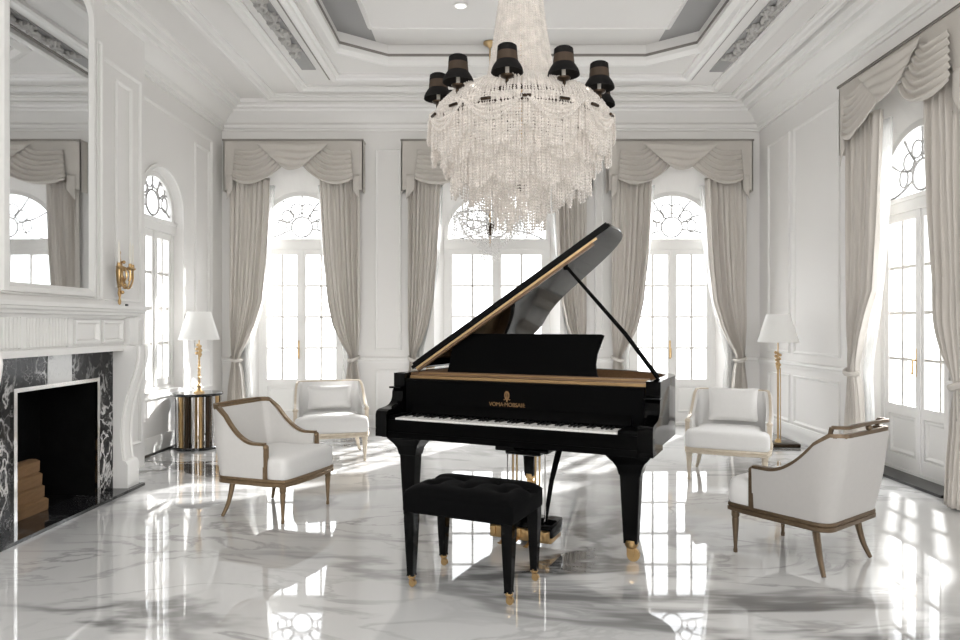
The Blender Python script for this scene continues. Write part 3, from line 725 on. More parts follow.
ip = mb.build('iron_plate', M['plate'], pn, ang=30); ip['label'] = 'gold painted iron plate and strings'
mb = MB(); mb.prism(offset_open(rim_o, .05), KB + .0, KB + .05); mb.build('bottom_board', M['piano_matte'], pn)
# pin block / stretcher strip above the fallboard, brown-gold
mb = MB(); mb.b2(-.76, .765, .235, .30, .93, .972); mb.b2(-.76, .765, .25, .38, .90, .945)
st_ = mb.build('stretcher_rail', M['plate'], pn)
for (ya, yb, za, zb, mm) in ((.305, .325, .94, .980, 'wood_in'), (.335, .36, .94, .986, 'plate'), (.37, .385, .94, .990, 'wood_in'), (.395, .41, .93, .986, 'gold')):
    mb = MB(); mb.b2(-.755, .755, ya, yb, za, zb); mb.build('rail_strip', M[mm], st_)
st_['label'] = 'brown and gold rail above the fallboard'
mb = MB()
mb.b2(-HWP + .05, HWP - .05, 0.0, .32, KB, KB + .075)
mb.b2(-HWP + .03, HWP - .03, -.005, .015, KB - .005, KB + .03)
kb = mb.build('keybed', M['piano_matte'], pn)
mb = MB(); mb.b2(-HWP + .06, HWP - .06, 0.0, .025, KB + .07, KB + .105); mb.build('key_slip', M['piano_matte'], pn)
mb = MB(); mb.b2(-.765, .765, .19, .235, KB + .07, .952); 
mb.loft([[(x, .192, .955), (x, .235, .955), (x, .235, .94), (x, .185, .94)] for x in (-.765, .765)])
mb.loft([[(x, .19, KB + .075), (x, .155, KB + .135), (x, .165, KB + .16), (x, .19, KB + .19)] for x in (-.70, .70)])
fbd = mb.build('fallboard', M['piano_matte'], pn, ang=30)
# emblem and lettering on the fallboard
mb = MB()
ex, ez = -.055, .872
mb.tube([(ex + .013 * math.cos(t) , .187, ez + .022 * math.sin(t) + .006) for t in [2 * PI * i / 16 for i in range(16)]], .0045, 6, closed=True)
mb.tube([(ex, .187, ez - .035), (ex, .187, ez + .03)], .004, 6)
mb.tube([(ex - .02, .187, ez - .022), (ex - .006, .187, ez - .016), (ex, .187, ez - .03), (ex + .006, .187, ez - .016), (ex + .02, .187, ez - .022)], .004, 6)
mb.build('emblem', M['lettering'], fbd)['label'] = 'gold lyre-like emblem'
fc = bpy.data.curves.new('lettering', 'FONT'); fc.body = 'VOMA\u00b7MOBSAI/I:'; fc.size = .034; fc.align_x = 'CENTER'; fc.extrude = .001; fc.space_character = .93
fo = bpy.data.objects.new('lettering', fc); COL.objects.link(fo); fo.parent = fbd; fo.location = (ex, .1885, ez - .062); fo.rotation_euler = (PI / 2, 0, 0); fc.materials.append(M['lettering'])
fm = bpy.data.meshes.new_from_object(fo); fo2 = bpy.data.objects.new('lettering', fm); COL.objects.link(fo2); fo2.parent = fbd; fo2.location = fo.location; fo2.rotation_euler = fo.rotation_euler
bpy.data.objects.remove(fo); fo2.name = 'lettering'; fo2['label'] = 'gold maker lettering'
# cheek arms with scroll
for s in (-1, 1):
    prof2 = [(-.02, KB), (-.02, .745), (-.012, .765), (.01, .775)] + [(float(p.x), float(p.y)) for p in cr([(.03, .777), (.10, .785), (.14, .80), (.165, .83), (.172, .875), (.19, .895)], 5)] + [(.19, RT), (.25, RT), (.25, KB)]
    xa, xb = sorted((s * (HWP + .006), s * (HWP - .075)))
    mb = MB(); mb.prism(prof2, xa, xb, f=lambda y, z, x: (x, y, z)); mb.bevbox(((xa + xb) / 2, .165, .90), (xb - xa + .006, .06, .012), .003, 2)
    mb.build('cheek', M['piano'], pn, ang=30)
    xa, xb = (-HWP + .075, -.738) if s < 0 else (.663, HWP - .075)
    mb = MB(); mb.bevbox(((xa + xb) / 2, .095, KB + .10), (xb - xa, .17, .06), .006, 2); mb.build('key_block', M['piano_matte'], pn)
# keys
kx0, kx1 = -.735, .66; nW = 52; kw = (kx1 - kx0) / nW
mb = MB()
for i in range(nW): mb.bevbox((kx0 + kw * (i + .5), .095, KB + .105), (kw - .0012, .16, .022), .002, 1)
wk = mb.build('white_keys', M['ivory'], pn); wk['label'] = 'row of white keys'
mb = MB()
for i in range(nW - 1):
    if i % 7 in (0, 2, 3, 5, 6):
        x = kx0 + kw * (i + 1); mb.loft([[(x - .0065, .095, KB + .115), (x + .0065, .095, KB + .115), (x + .0065, .175, KB + .115), (x - .0065, .175, KB + .115)], [(x - .005, .104, KB + .127), (x + .005, .104, KB + .127), (x + .005, .175, KB + .129), (x - .005, .175, KB + .129)]])
mb.build('black_keys', M['ebony'], pn)['label'] = 'row of black keys'
# music desk
mb = MB(); tilt = .075
def desk(x, z): return (x, .40 + tilt * (z - .99) / .24, z)
dp = [(-.575, .975), (.455, .975), (.437, 1.0), (.425, 1.06), (.428, 1.12), (.445, 1.18), (.462, 1.235), (.44, 1.243), (-.52, 1.243), (-.55, 1.235), (-.565, 1.12)]
mb.loft([[desk(x, z) for x, z in dp], [(lambda p: (p[0], p[1] + .018, p[2]))(desk(x, z)) for x, z in dp]])
mb.b2(-.58, .46, .365, .42, .965, .98)
mb.build('music_desk', M['piano_matte'], pn, ang=30)
# lid: built flat about the hinge, then turned
TH = math.radians(33)
def lidp(x, y, z):      # x = distance from hinge
    x *= .955
    return (-HWP - .005 + x * math.cos(TH) - z * math.sin(TH), y, RT + .008 + x * math.sin(TH) + z * math.cos(TH))
lo = [(HWP + x, y) for x, y in offset_open(rim_o, -.012)]
lid_poly = [(0., .42)] + [p for p in lo if p[1] > .5 and p[0] >= -.05] + [(2 * HWP + .012, .42)]
lid_poly = [(max(0., a), b) for a, b in lid_poly]
mb = MB(); mb.prism(lid_poly, .0, .024, f=lidp); lid = mb.build('lid', M['piano'], pn, ang=30)
mb = MB(); fl_poly = [(.02, .425), (2 * HWP, .425), (2 * HWP, .70), (.02, .70)]; mb.prism(fl_poly, .025, .040, f=lidp); mb.build('front_flap', M['piano'], lid, ang=30)
mb = MB(); mb.prism([(.03, .424), (1.56, .424), (1.56, .455), (.03, .455)], -.03, -.001, f=lidp)
le = mb.build('lid_edge_moulding', M['wood_in'], lid); le['label'] = 'brown wood strip under the lid edge'
mb = MB(); mb.prism([(.03, .418), (1.60, .418), (1.60, .428), (.03, .428)], -.016, -.003, f=lidp); mb.build('gold_beading', M['gold'], lid)['label'] = 'thin gold beading'
mb = MB()
for y in (.62, 1.0, 1.35):
    mb = MB(); mb.tube([(-HWP - .008, y, RT + .012), (-HWP - .008, y + .1, RT + .012)], .011, 8); mb.build('hinge', M['brass'], pn)
top = lidp(1.33, .455, -.03)
mb = MB(); mb.tube([(.795, .44, RT), (.6, .447, (RT + .0) * .62 + top[2] * .38), top], [.014, .013, .010], 8); mb.bevbox(top, (.03, .03, .05), .008, 2)
mb.build('lid_prop', M['piano_matte'], pn)
# legs
def piano_leg(x, y):
    mb = MB()
    rings = []
    for z, h, dx in ((KB, .120, 0), (KB - .025, .120, 0), (KB - .04, .108, 0), (KB - .06, .088, 0), (KB - .09, .070, 0), (KB - .13, .060, 0), (KB - .135, .055, 0), (.30, .047, 0), (.115, .038, 0), (.10, .038, 0)):
        rings.append([(x - h, y - h * .75, z), (x + h, y - h * .75, z), (x + h, y + h * .75, z), (x - h, y + h * .75, z)])
    mb.loft(rings); lg = mb.build('leg', M['piano'], pn, ang=25)
    mb = MB(); mb.lathe([(.001, .118), (.036, .118), (.04, .10), (.034, .08), (.02, .07), (.001, .066)], 14, (x, y, 0))
    mb.box((x, y, .055), (.05, .012, .05)); 
    for s in (-1, 1): mb.box((x, y + .015 * s, .05), (.03, .006, .06))
    mb.tube([(x + .012, y - .012, .036), (x + .012, y + .012, .036)], .036, 16)
    mb.build('caster', M['brass'], lg)['label'] = 'brass caster'
piano_leg(-.71, .16); piano_leg(.70, .17); piano_leg(-.42, 1.50)
# pedal lyre
mb = MB(); mb.bevbox((-.005, .43, KB - .03), (.34, .14, .06), .01, 2); mb.bevbox((-.005, .43, KB - .065), (.22, .11, .03), .01, 2)
ly = mb.build('pedal_lyre', M['piano'], pn); ly.location = (.06, -.22, 0)
mb = MB()
for x in (-.085, -.06, .06, .085):
    mb = MB(); mb.tube([(x, .43, .15), (x, .43, KB - .06)], .0065, 8); mb.build('lyre_rod', M['gold'], ly)['label'] = 'slim gold rod'
for x in (-.12, .12):
    mb = MB(); mb.tube([(x, .43, .15), (x, .43, KB - .06)], .005, 8); mb.build('lyre_rod', M['chrome'], ly)['label'] = 'slim silver rod'
mb = MB(); mb.bevbox((.0, .43, .115), (.40, .19, .085), .012, 2); bx = mb.build('pedal_box', M['piano'], ly)
mb = MB(); mb.bevbox((.0, .325, .085), (.37, .03, .07), .008, 2)
for k in range(7): mb.bevbox((-.162 + .054 * k, .312, .09 + .006 * (k % 2)), (.034, .02, .055), .006, 2)
mb.bevbox((0, .43, .06), (.38, .18, .04), .01, 2)
mb.build('bronze_mount', M['brass'], bx)['label'] = 'patterned bronze mount'
for x in (-.08, 0, .08):
    mb = MB(); mb.tube(cr([(x, .34, .07), (x, .29, .065), (x, .25, .055), (x, .22, .05)], 4), [.010] * 4 * 3 + [.016], 8, flat=.4); mb.build('pedal', M['brass'], ly)
mb = MB(); mb.tube([(.165, .26, .14), (.175, .34, .36), (.20, .48, KB + .01)], [.012, .016, .024], 8); mb.build('lyre_brace', M['piano_matte'], pn)

# ------------------------------------------------------------------ piano bench
bn = empty('piano_bench', (-.082, 3.425, 0), UX, 'black tufted velvet piano bench on four castered legs', 'bench')
bw, bd = .298, .20
btn = [(-.19, -.07), (0, -.07), (.19, -.07), (-.095, .07), (.095, .07), (-.27, .07), (.27, .07)]
def cushion(u, v):
    a = u * 2 - 1; b = v * 2 - 1; x = a * bw; y = b * bd
    e = (1 - abs(a) ** 8) * (1 - abs(b) ** 6); z = .462 + .048 * max(0, e) ** .5
    for p in btn: z -= .024 * math.exp(-((x - p[0]) ** 2 + (y - p[1]) ** 2) / .0016)
    for p in btn:
        for q in btn:
            if p < q and (p[0] - q[0]) ** 2 + (p[1] - q[1]) ** 2 < .035:
                d = Vector(q) - Vector(p); t = max(0, min(1, ((x - p[0]) * d.x + (y - p[1]) * d.y) / d.length_squared))
                z -= .007 * math.exp(-((x - p[0] - d.x * t) ** 2 + (y - p[1] - d.y * t) ** 2) / .0002)
    return (x, y, z)
mb = MB(); mb.grid(cushion, 60, 44)
mb.bevbox((0, 0, .42), (bw * 2, bd * 2, .09), .012, 3); mb.b2(-bw + .012, bw - .012, -bd + .012, bd - .012, .372, .40)
mb.build('seat_cushion', M['velvet'], bn, ang=60)
for p in btn:
    mb = MB(); mb.ball((p[0], p[1], .482), .011, 8, .5); mb.build('tuft_button', M['velvet'], bn)
for sx in (-1, 1):
    for sy in (-1, 1):
        x, y = sx * (bw - .035), sy * (bd - .035); mb = MB()
        mb.loft([[(x + dx - h, y - h, z), (x + dx + h, y - h, z), (x + dx + h, y + h, z), (x + dx - h, y + h, z)] for z, h, dx in ((.385, .028, 0), (.33, .028, 0), (.2, .023, 0), (.065, .017, 0), (.055, .019, 0))])
        lg = mb.build('leg', M['piano'], bn, ang=25)
        mb = MB(); mb.lathe([(.001, .06), (.019, .06), (.02, .045), (.01, .036), (.001, .034)], 12, (x, y, 0)); mb.box((x, y, .032), (.02, .016, .03)); mb.tube([(x + .006, y - .009, .018), (x + .006, y + .009, .018)], .018, 14)
        mb.build('caster', M['brass'], lg)['label'] = 'brass caster'

# ------------------------------------------------------------------ armchairs
CW, CB, CF, RC = .30, .30, -.14, .075
def upath(w_, yb, yf, rc, n=10):
    pts = [(-w_, yf), (-w_, yf + .08), (-w_, yf + .16)]
    pts += [(-w_ + rc - rc * math.cos(t), yb - rc + rc * math.sin(t)) for t in [PI / 2 * i / n for i in range(n + 1)]]
    pts += [(0, yb)]
    return pts + [(-x, y) for x, y in pts[-2::-1]]
def make_chair(label, trim, group, pale=False, gap=.02):
    root = empty('armchair', (0, 0, 0), 0, label, 'armchair', group)
    P = upath(CW, CB, CF, RC); n = len(P)
    L = [0]
    for a, b in zip(P, P[1:]): L.append(L[-1] + math.hypot(b[0] - a[0], b[1] - a[1]))
    tot = L[-1]; rings = []; toppath = []
    S = [tot * i / 70 for i in range(71)]
    for s in S:
        i = max(k for k in range(n) if L[k] <= s + 1e-9); i = min(i, n - 2); t = (s - L[i]) / (L[i + 1] - L[i])
        p = Vector(P[i]).lerp(Vector(P[i + 1]), t); q = Vector(P[max(i - 1, 0)]); r_ = Vector(P[min(i + 2, n - 1)])
        tg = (r_ - q).normalized(); nm = Vector((-tg.y, tg.x))       # outward
        d = min(s, tot - s)
        tt = min(1, max(0, (d - .09) / .315)); hh = .505 + .225 * (tt ** 1.9 if tt < .999 else 1)
        if tt >= 1: hh = .73
        back = max(0, nm.y); ring = []
        def pt(off, z):
            k = (z - .28) / .45
            v = p + nm * (off + .012 * math.sin(PI * min(1, max(0, k)))) + Vector((0, .085 * k * back)); return (v.x, v.y, z)
        for z in (.275, .38, .50, 1.): ring.append(pt(0, min(z, hh) if z < 1 else hh))
        for z in (1., .50, .38, .275): ring.append(pt(-.05, min(z, hh) if z < 1 else hh))
        rings.append(ring); toppath.append(Vector(pt(-.020, hh)))
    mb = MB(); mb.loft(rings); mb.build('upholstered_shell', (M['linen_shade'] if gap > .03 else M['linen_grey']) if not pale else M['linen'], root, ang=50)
    mb = MB(); a = toppath[0]; b = toppath[-1]
    full = [Vector((a.x, a.y - .008, .28)), Vector((a.x, a.y - .008, .40)), Vector((a.x, a.y - .008, a.z - .012))] + [p + Vector((0, 0, .006)) for p in toppath] + [Vector((b.x, b.y - .008, b.z - .012)), Vector((b.x, b.y - .008, .40)), Vector((b.x, b.y - .008, .28))]
    mb.tube([full[0], full[1], full[2]], .021, 4); mb.tube(full[3:-3], .024 if not pale else .013, 4, flat=.7); mb.tube(full[-3:], .021, 4)
    mb.ball(full[2], .022, 8); mb.ball(full[-3], .022, 8)
    mb.build('frame_trim', trim, root, ang=50)
    # crest rail above the back
    tp = [p for p in toppath if abs(p.x) < CW - .012 and p.z > .72]
    mb = MB(); up = gap
    cpth = [p + Vector((0, .012, up + .006 * math.cos(p.x / CW * PI / 2))) for p in tp]
    mb.tube(cpth, .015, 4, flat=.8)
    for p, q in ((cpth[0], tp[0]), (cpth[-1], tp[-1])): mb.tube([p, q], .013, 4)
    if not pale:
        c = cpth[len(cpth) // 2]; mb.ball(c + Vector((0, 0, -.022)), .018, 10); mb.bevbox(c, (.07, .02, .016), .005, 2)
    if not pale: mb.build('crest_rail', trim, root, ang=50)
    # seat rail
    def plan(e):
        pts = [(-CW - e, -.20), (-CW + .02 - e, -.305 - e), (-.15, -.325 - e), (0, -.33 - e), (.15, -.325 - e), (CW - .02 + e, -.305 - e), (CW + e, -.20)]
        pts += [(CW - RC + (RC + e) * math.cos(t), CB - RC + (RC + e) * math.sin(t)) for t in [PI / 2 * i / 8 for i in range(9)]]
        pts += [(-CW + RC - (RC + e) * math.sin(t), CB - RC + (RC + e) * math.cos(t)) for t in [PI / 2 * i / 8 for i in range(9)]]
        return pts
    mb = MB(); mb.loft([[(x, y, z) for x, y in plan(e)] for e, z in ((.0, .238), (.008, .242), (.010, .262), (.004, .266), (.008, .272), (.006, .286), (-.01, .288))])
    mb.build('seat_rail', trim, root, ang=30)
    def sup(hx, y0, y1, z, rc):
        cx, cy, hy = 0, (y0 + y1) / 2, (y1 - y0) / 2; out = []
        for i in range(40):
            t = 2 * PI * i / 40; c, s = math.cos(t), math.sin(t)
            out.append((cx + hx * math.copysign(abs(c) ** .32, c), cy + hy * math.copysign(abs(s) ** .32, s), z))
        return out
    base = [(-.292, -.318), (-.15, -.326), (0, -.328), (.15, -.326), (.292, -.318), (.298, -.24), (.298, CF - .012), (.246, CF - .005), (.244, 0), (.244, .23), (0, .235), (-.244, .23), (-.244, 0), (-.246, CF - .005), (-.298, CF - .012), (-.298, -.24)]
    for _ in range(2):
        base = [q for a_, b_ in zip(base, base[1:] + base[:1]) for q in ((a_[0] * .75 + b_[0] * .25, a_[1] * .75 + b_[1] * .25), (a_[0] * .25 + b_[0] * .75, a_[1] * .25 + b_[1] * .75))]
    mb = MB()
    mb.loft([[(x * k, -.04 + (y + .04) * k, z) for x, y in base] for k, z in ((.985, .288), (1.0, .30), (1.004, .34), (1.0, .385), (.985, .408), (.955, .422), (.88, .433), (.7, .441), (.35, .445), (.01, .446))])
    mb.build('seat_cushion', M['linen'], root, ang=60)
    for sx in (-1, 1):
        x, y = sx * .265, -.275
        mb = MB(); mb.lathe([(.024, .242), (.024, .21), (.019, .20), (.021, .19), (.016, .12), (.010, .03), (.013, .015), (.012, 0), (.001, 0)], 12, (x, y, 0)); mb.build('leg', trim, root)
        mb = MB(); yy = .20
        mb.tube(cr([(sx * .235, yy, .242), (sx * .24, yy + .015, .16), (sx * .25, yy + .035, .08), (sx * .27, yy + .065, 0.006)], 6), [.022 - .010 * i / 18 for i in range(19)], 8); mb.build('leg', trim, root)
    return root
grp = 'white upholstered armchairs around the piano'
chA = make_chair('white armchair with bronze trim, nearest the fireplace, facing the piano', M['chair_trim'], grp)
chA.scale = (.98, .90, 1.0); chA.location = (-1.50, 4.78, 0); chA.rotation_euler.z = math.radians(70)
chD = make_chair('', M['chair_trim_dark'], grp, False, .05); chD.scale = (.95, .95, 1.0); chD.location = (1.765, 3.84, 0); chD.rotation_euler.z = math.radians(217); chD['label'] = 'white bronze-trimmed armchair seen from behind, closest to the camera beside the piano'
chB = make_chair('white gilded armchair with oblong cushion below the back window, behind the fireplace armchair', M['chair_trim_pale'], grp, True)
chB.scale = (1.15, 1.05, .98); chB.location = (-1.57, 6.70, 0); chB.rotation_euler.z = math.radians(16)
chC = copy_tree(chB); chC.scale = (1.12, 1.0, .97); chC.location = (2.06, 5.86, 0); chC.rotation_euler.z = math.radians(-24); chC['label'] = 'white gilded armchair with large cushion, between the piano and the floor lamp'
def pillow(loc, rz, w_, h_, t_, tilt_, label, mname):
    mb = MB()
    def fn(sgn):
        def g(u, v):
            a, b = u * 2 - 1, v * 2 - 1; e = max(0, (1 - a ** 4) * (1 - b ** 4)) ** .55
            x = a * w_ / 2 * (1 - .06 * (1 - b * b)); z = b * h_ / 2 * (1 - .06 * (1 - a * a))
            return (x, sgn * t_ / 2 * e, z)
        return g
    mb.grid(fn(-1), 22, 18); mb.grid(fn(1), 22, 18)
    bm = None
    o = mb.build('cushion', M[mname], ang=180); o.location = loc; o.rotation_euler = (tilt_, 0, rz)
    tag(o, label, 'cushion', 'loose cushions on the back armchairs')
def rel(ch, x, y, z):
    c, s = math.cos(ch.rotation_euler.z), math.sin(ch.rotation_euler.z); return (ch.location.x + c * x - s * y, ch.location.y + s * x + c * y, z)
pillow(rel(chB, 0, .165, .575), chB.rotation_euler.z, .44, .24, .11, math.radians(-12), 'white oblong cushion leaning in the armchair left of the piano', 'linen')
pillow(rel(chC, .02, .16, .60), chC.rotation_euler.z + .05, .42, .30, .11, math.radians(-13), 'white square cushion leaning in the armchair beside the floor lamp', 'linen')

# ------------------------------------------------------------------ side table and lamps
TX, TY = -3.10, 7.22
st = empty('side_table', (TX, TY, 0), 0, 'side table of gold and chrome tubes with dark polished top below the lamp', 'side table')
mb = MB(); mb.lathe([(.001, .555), (.24, .555), (.25, .562), (.25, .578), (.243, .585), (.001, .585)], 40); mb.build('table_top', M['black_stone'], st)
mb = MB(); mb.lathe([(.001, .0), (.235, .0), (.235, .02), (.225, .028), (.001, .028)], 40); mb.build('base', M['black_stone'], st)
for i in range(18):
    a = 2 * PI * i / 18; mb = MB(); mb.tube([(.2 * math.cos(a), .2 * math.sin(a), .026), (.2 * math.cos(a), .2 * math.sin(a), .557)], .021, 12); mb.build('tube', (M['brass'], M['bronze'], M['chrome'])[i % 3], st)
def lamp_stem(mb, z0, z1, amp=.006):
    n = 36
    for ph in (0, PI):
        mb.tube([(amp * math.cos(ph + 10 * PI * i / n) * (1 + .6 * math.sin(5 * i / n)), amp * math.sin(ph + 10 * PI * i / n), z0 + (z1 - z0) * i / n) for i in range(n + 1)], .0085, 6)
tl = empty('table_lamp', (TX + .02, TY - .02, .585), 0, 'table lamp with white tapered shade and twisted gold stem', 'lamp')
mb = MB(); mb.lathe([(.001, 0), (.055, 0), (.055, .01), (.03, .022), (.018, .05), (.026, .07), (.014, .09), (.001, .095)], 18); lamp_stem(mb, .08, .42)
for i in range(9): mb.ball((.018 * math.sin(i * 2.2), .018 * math.cos(i * 1.7), .39 + .014 * i), .018, 7)
mb.tube([(0, 0, .40), (0, 0, .62)], .007, 8)
mb.build('stem', M['gold'], tl)
mb = MB(); pr = [(.205, .56), (.118, .855), (.114, .855), (.201, .56)]
mb.loft([[(r * math.cos(2 * PI * j / 40), r * math.sin(2 * PI * j / 40), z) for j in range(40)] for r, z in pr], False, True); mb.build('lamp_shade', M['shade'], tl)
mb = MB()
for a in (0, 2 * PI / 3, 4 * PI / 3): mb.tube([(0, 0, .62), (.118 * math.cos(a), .118 * math.sin(a), .82)], .003, 5)
mb.build('shade_carrier', M['gold'], tl)
fo_ = empty('floor_lamp', (3.10, 7.32, 0), 0, 'floor lamp with white tapered shade and slim gold stem in the corner', 'lamp')
mb = MB(); mb.bevbox((.0, 0, .02), (.38, .26, .04), .008, 2); mb.build('base', M['bronze'], fo_)['label'] = 'dark rectangular base'
mb = MB(); mb.tube([(0, 0, .04), (0, 0, .86)], .011, 10); mb.lathe([(.035, .04), (.03, .06), (.015, .08)], 14); mb.tube([(.028, .0, .04), (.026, 0, .84)], .005, 6)
lamp_stem(mb, .82, .94, .008)
for i in range(12): mb.ball((.02 * math.sin(i * 2.2), .02 * math.cos(i * 1.7), .86 + .013 * i), .017, 7)
mb.tube([(0, 0, .84), (0, 0, 1.22)], .007, 8)
mb.build('stem', M['gold'], fo_)
mb = MB(); pr = [(.212, 1.115), (.118, 1.415), (.114, 1.415), (.208, 1.115)]
mb.loft([[(r * math.cos(2 * PI * j / 40), r * math.sin(2 * PI * j / 40), z) for j in range(40)] for r, z in pr], False, True); mb.build('lamp_shade', M['shade'], fo_)
mb = MB()
for a in (0, 2 * PI / 3, 4 * PI / 3): mb.tube([(0, 0, 1.22), (.118 * math.cos(a), .118 * math.sin(a), 1.38)], .003, 5)
mb.build('shade_carrier', M['gold'], fo_)

# ------------------------------------------------------------------ chandeliers
def circ(r, a, z): return (r * math.cos(a), r * math.sin(a), z)
def layer(root, name, cr_mat, n, prof, r, gap, jit=.006, scal=None, sz=1.3):
    mb = MB()
    for i in range(n):
        a = 2 * PI * (i + random.uniform(-.3, .3)) / n; k = 1 if scal is None else scal(a)
        z0 = prof[0][1]
        pts = [circ(rr_ + random.uniform(-jit, jit), a, z0 + (z - z0) * k) for rr_, z in prof]
        mb.strand(pts, r, gap, sz)
    o = mb.build(name, cr_mat, root, fix=False, smooth=False); o['kind'] = 'stuff'; return o
# all heights below are relative to the ceiling panel, 4.12 m up
ZC = 4.12
DROP = .0
def zz(h): return h - ZC - DROP
DROP = .15
ch = empty('crystal_chandelier', (.21, 4.63, ZC), 0, 'large crystal bead chandelier with black lampshades above the piano', 'chandelier')
mb = MB(); mb.lathe([(.10, 0), (.10, -.02), (.05, -.05), (.015, -.07)], 20); mb.tube([(0, 0, -.06), (0, 0, zz(2.45))], .012, 8); mb.build('stem', M['gold'], ch)
mb = MB()
mb.tube([circ(.13, 2 * PI * i / 32, zz(3.80)) for i in range(32)], .014, 6, closed=True)
mb.build('crown_ring', M['gold'], ch)
mb = MB()
for r_, h in ((.50, 2.825), (.27, 2.98)): mb.tube([circ(r_, 2 * PI * i / 48, zz(h)) for i in range(48)], .016, 6, closed=True)
mb.build('rim_ring', M['bronze'], ch)['label'] = 'dark bronze ring'
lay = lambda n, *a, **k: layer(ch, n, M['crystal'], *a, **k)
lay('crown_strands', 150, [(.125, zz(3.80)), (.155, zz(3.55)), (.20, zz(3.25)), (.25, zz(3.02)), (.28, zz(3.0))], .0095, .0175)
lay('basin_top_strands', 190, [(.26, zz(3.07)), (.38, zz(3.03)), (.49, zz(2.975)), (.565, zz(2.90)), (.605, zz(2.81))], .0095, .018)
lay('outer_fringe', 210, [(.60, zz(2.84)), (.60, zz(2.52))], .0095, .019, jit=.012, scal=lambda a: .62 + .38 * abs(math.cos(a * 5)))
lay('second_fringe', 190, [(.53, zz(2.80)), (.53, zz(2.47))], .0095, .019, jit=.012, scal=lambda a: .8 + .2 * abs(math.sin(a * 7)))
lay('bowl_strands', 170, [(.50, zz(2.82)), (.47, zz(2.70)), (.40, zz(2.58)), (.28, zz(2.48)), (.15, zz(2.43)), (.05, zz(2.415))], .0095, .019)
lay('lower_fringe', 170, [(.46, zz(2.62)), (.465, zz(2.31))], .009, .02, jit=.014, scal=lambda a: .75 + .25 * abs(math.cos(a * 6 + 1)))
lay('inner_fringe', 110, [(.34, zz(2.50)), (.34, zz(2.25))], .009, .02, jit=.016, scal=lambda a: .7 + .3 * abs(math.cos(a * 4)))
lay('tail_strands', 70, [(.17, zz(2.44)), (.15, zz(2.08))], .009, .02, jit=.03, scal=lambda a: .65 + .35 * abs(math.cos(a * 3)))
mb = MB()
for k in range(10):
    a0 = 2 * PI * k / 10 + .3
    for m_ in range(3):
        mb.strand([circ(.615 + .008 * m_, a0 + (2 * PI / 10) * t / 14, zz(2.82) - (.07 + .035 * m_) * math.sin(PI * t / 14)) for t in range(15)], .0095, .017)
o = mb.build('bead_swags', M['crystal'], ch, fix=False, smooth=False); o['kind'] = 'stuff'
for k in range(7):
    a = math.radians(-90 + 22 * (k - 3)); mb = MB(); mb.tube([circ(.628, a + t * .025, zz(2.80 + .004 * (k % 2))) for t in (-2, -1, 0, 1, 2)], .010, 6); mb.build('rim_clasp', M['bronze'], ch)['label'] = 'dark bronze rim clasp'
mb = MB(); mb.lathe([(.001, zz(2.36)), (.03, zz(2.38)), (.045, zz(2.42)), (.02, zz(2.45)), (.001, zz(2.46))], 14); mb.build('finial', M['bronze'], ch)
DROP = .09
for k in range(10):
    a = math.radians(-90 + (-83 + 36 * k)); cx, cy = .56 * math.cos(a), .56 * math.sin(a); c = Vector((cx, cy))
    dirv = c.normalized(); mb = MB()
    mb.tube(cr([(*(dirv * .10), zz(2.80)), (*(dirv * .28), zz(2.75)), (*(dirv * .47), zz(2.76)), (*c, zz(2.84)), (*c, zz(2.88))], 6), .011, 7)
    mb.lathe([(.006, zz(2.865)), (.04, zz(2.88)), (.042, zz(2.89)), (.015, zz(2.893))], 12, (cx, cy, 0))
    arm = mb.build('arm', M['bronze'], ch)
    mb = MB(); mb.lathe([(.012, zz(2.885)), (.012, zz(2.96)), (.001, zz(2.965))], 10, (cx, cy, 0)); mb.build('candle_sleeve', M['candle'], arm)
    mb = MB(); mb.lathe([(.002, zz(2.96)), (.012, zz(2.97)), (.015, zz(2.985)), (.007, zz(3.0)), (.001, zz(3.01))], 10, (cx, cy, 0)); mb.build('bulb', M['bulb'], arm)
    def sh(prof, m_, nm, par):
        mb = MB(); mb.loft([[(cx + r * math.cos(2 * PI * j / 24), cy + r * math.sin(2 * PI * j / 24), zz(z)) for j in range(24)] for r, z in prof], False, True); return mb.build(nm, m_, par)
    s_ = sh([(.098, 2.905), (.094, 2.925), (.084, 2.945), (.066, 2.972), (.063, 2.972), (.081, 2.945), (.091, 2.925), (.095, 2.905)], M['black_cloth'], 'shade', arm)
    sh([(.066, 2.970), (.060, 3.03), (.056, 3.03), (.062, 2.970)], M['glow_cloth'], 'shade_glow_band', arm)['label'] = 'brown band of the black shade with lamp glow painted in'
    sh([(.0615, 3.025), (.058, 3.062), (.048, 3.07), (.048, 3.066), (.055, 3.058), (.057, 3.025)], M['black_cloth'], 'shade_cap', arm)

DROP = 0.
c2 = empty('small_chandelier', (.0, 7.0, ZC), 0, 'smaller pale crystal chandelier hanging behind, in front of the middle window', 'chandelier')
mb = MB(); mb.lathe([(.07, .085), (.07, .07), (.03, .05), (.01, .03)], 16); mb.tube([(0, 0, .05), (0, 0, zz(2.1))], .008, 8); mb.build('stem', M['gold'], c2)
mb = MB(); mb.tube([circ(.36, 2 * PI * i / 40, zz(2.42)) for i in range(40)], .008, 6, closed=True); mb.build('rim_ring', M['chrome'], c2)
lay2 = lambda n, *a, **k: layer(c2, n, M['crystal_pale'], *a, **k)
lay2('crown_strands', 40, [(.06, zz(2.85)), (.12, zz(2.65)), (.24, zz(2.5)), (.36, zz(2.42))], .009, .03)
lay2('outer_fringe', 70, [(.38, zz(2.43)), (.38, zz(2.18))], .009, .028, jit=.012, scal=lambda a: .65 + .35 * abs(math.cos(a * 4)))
lay2('bowl_strands', 50, [(.34, zz(2.42)), (.27, zz(2.25)), (.15, zz(2.12)), (.03, zz(2.06))], .009, .03)
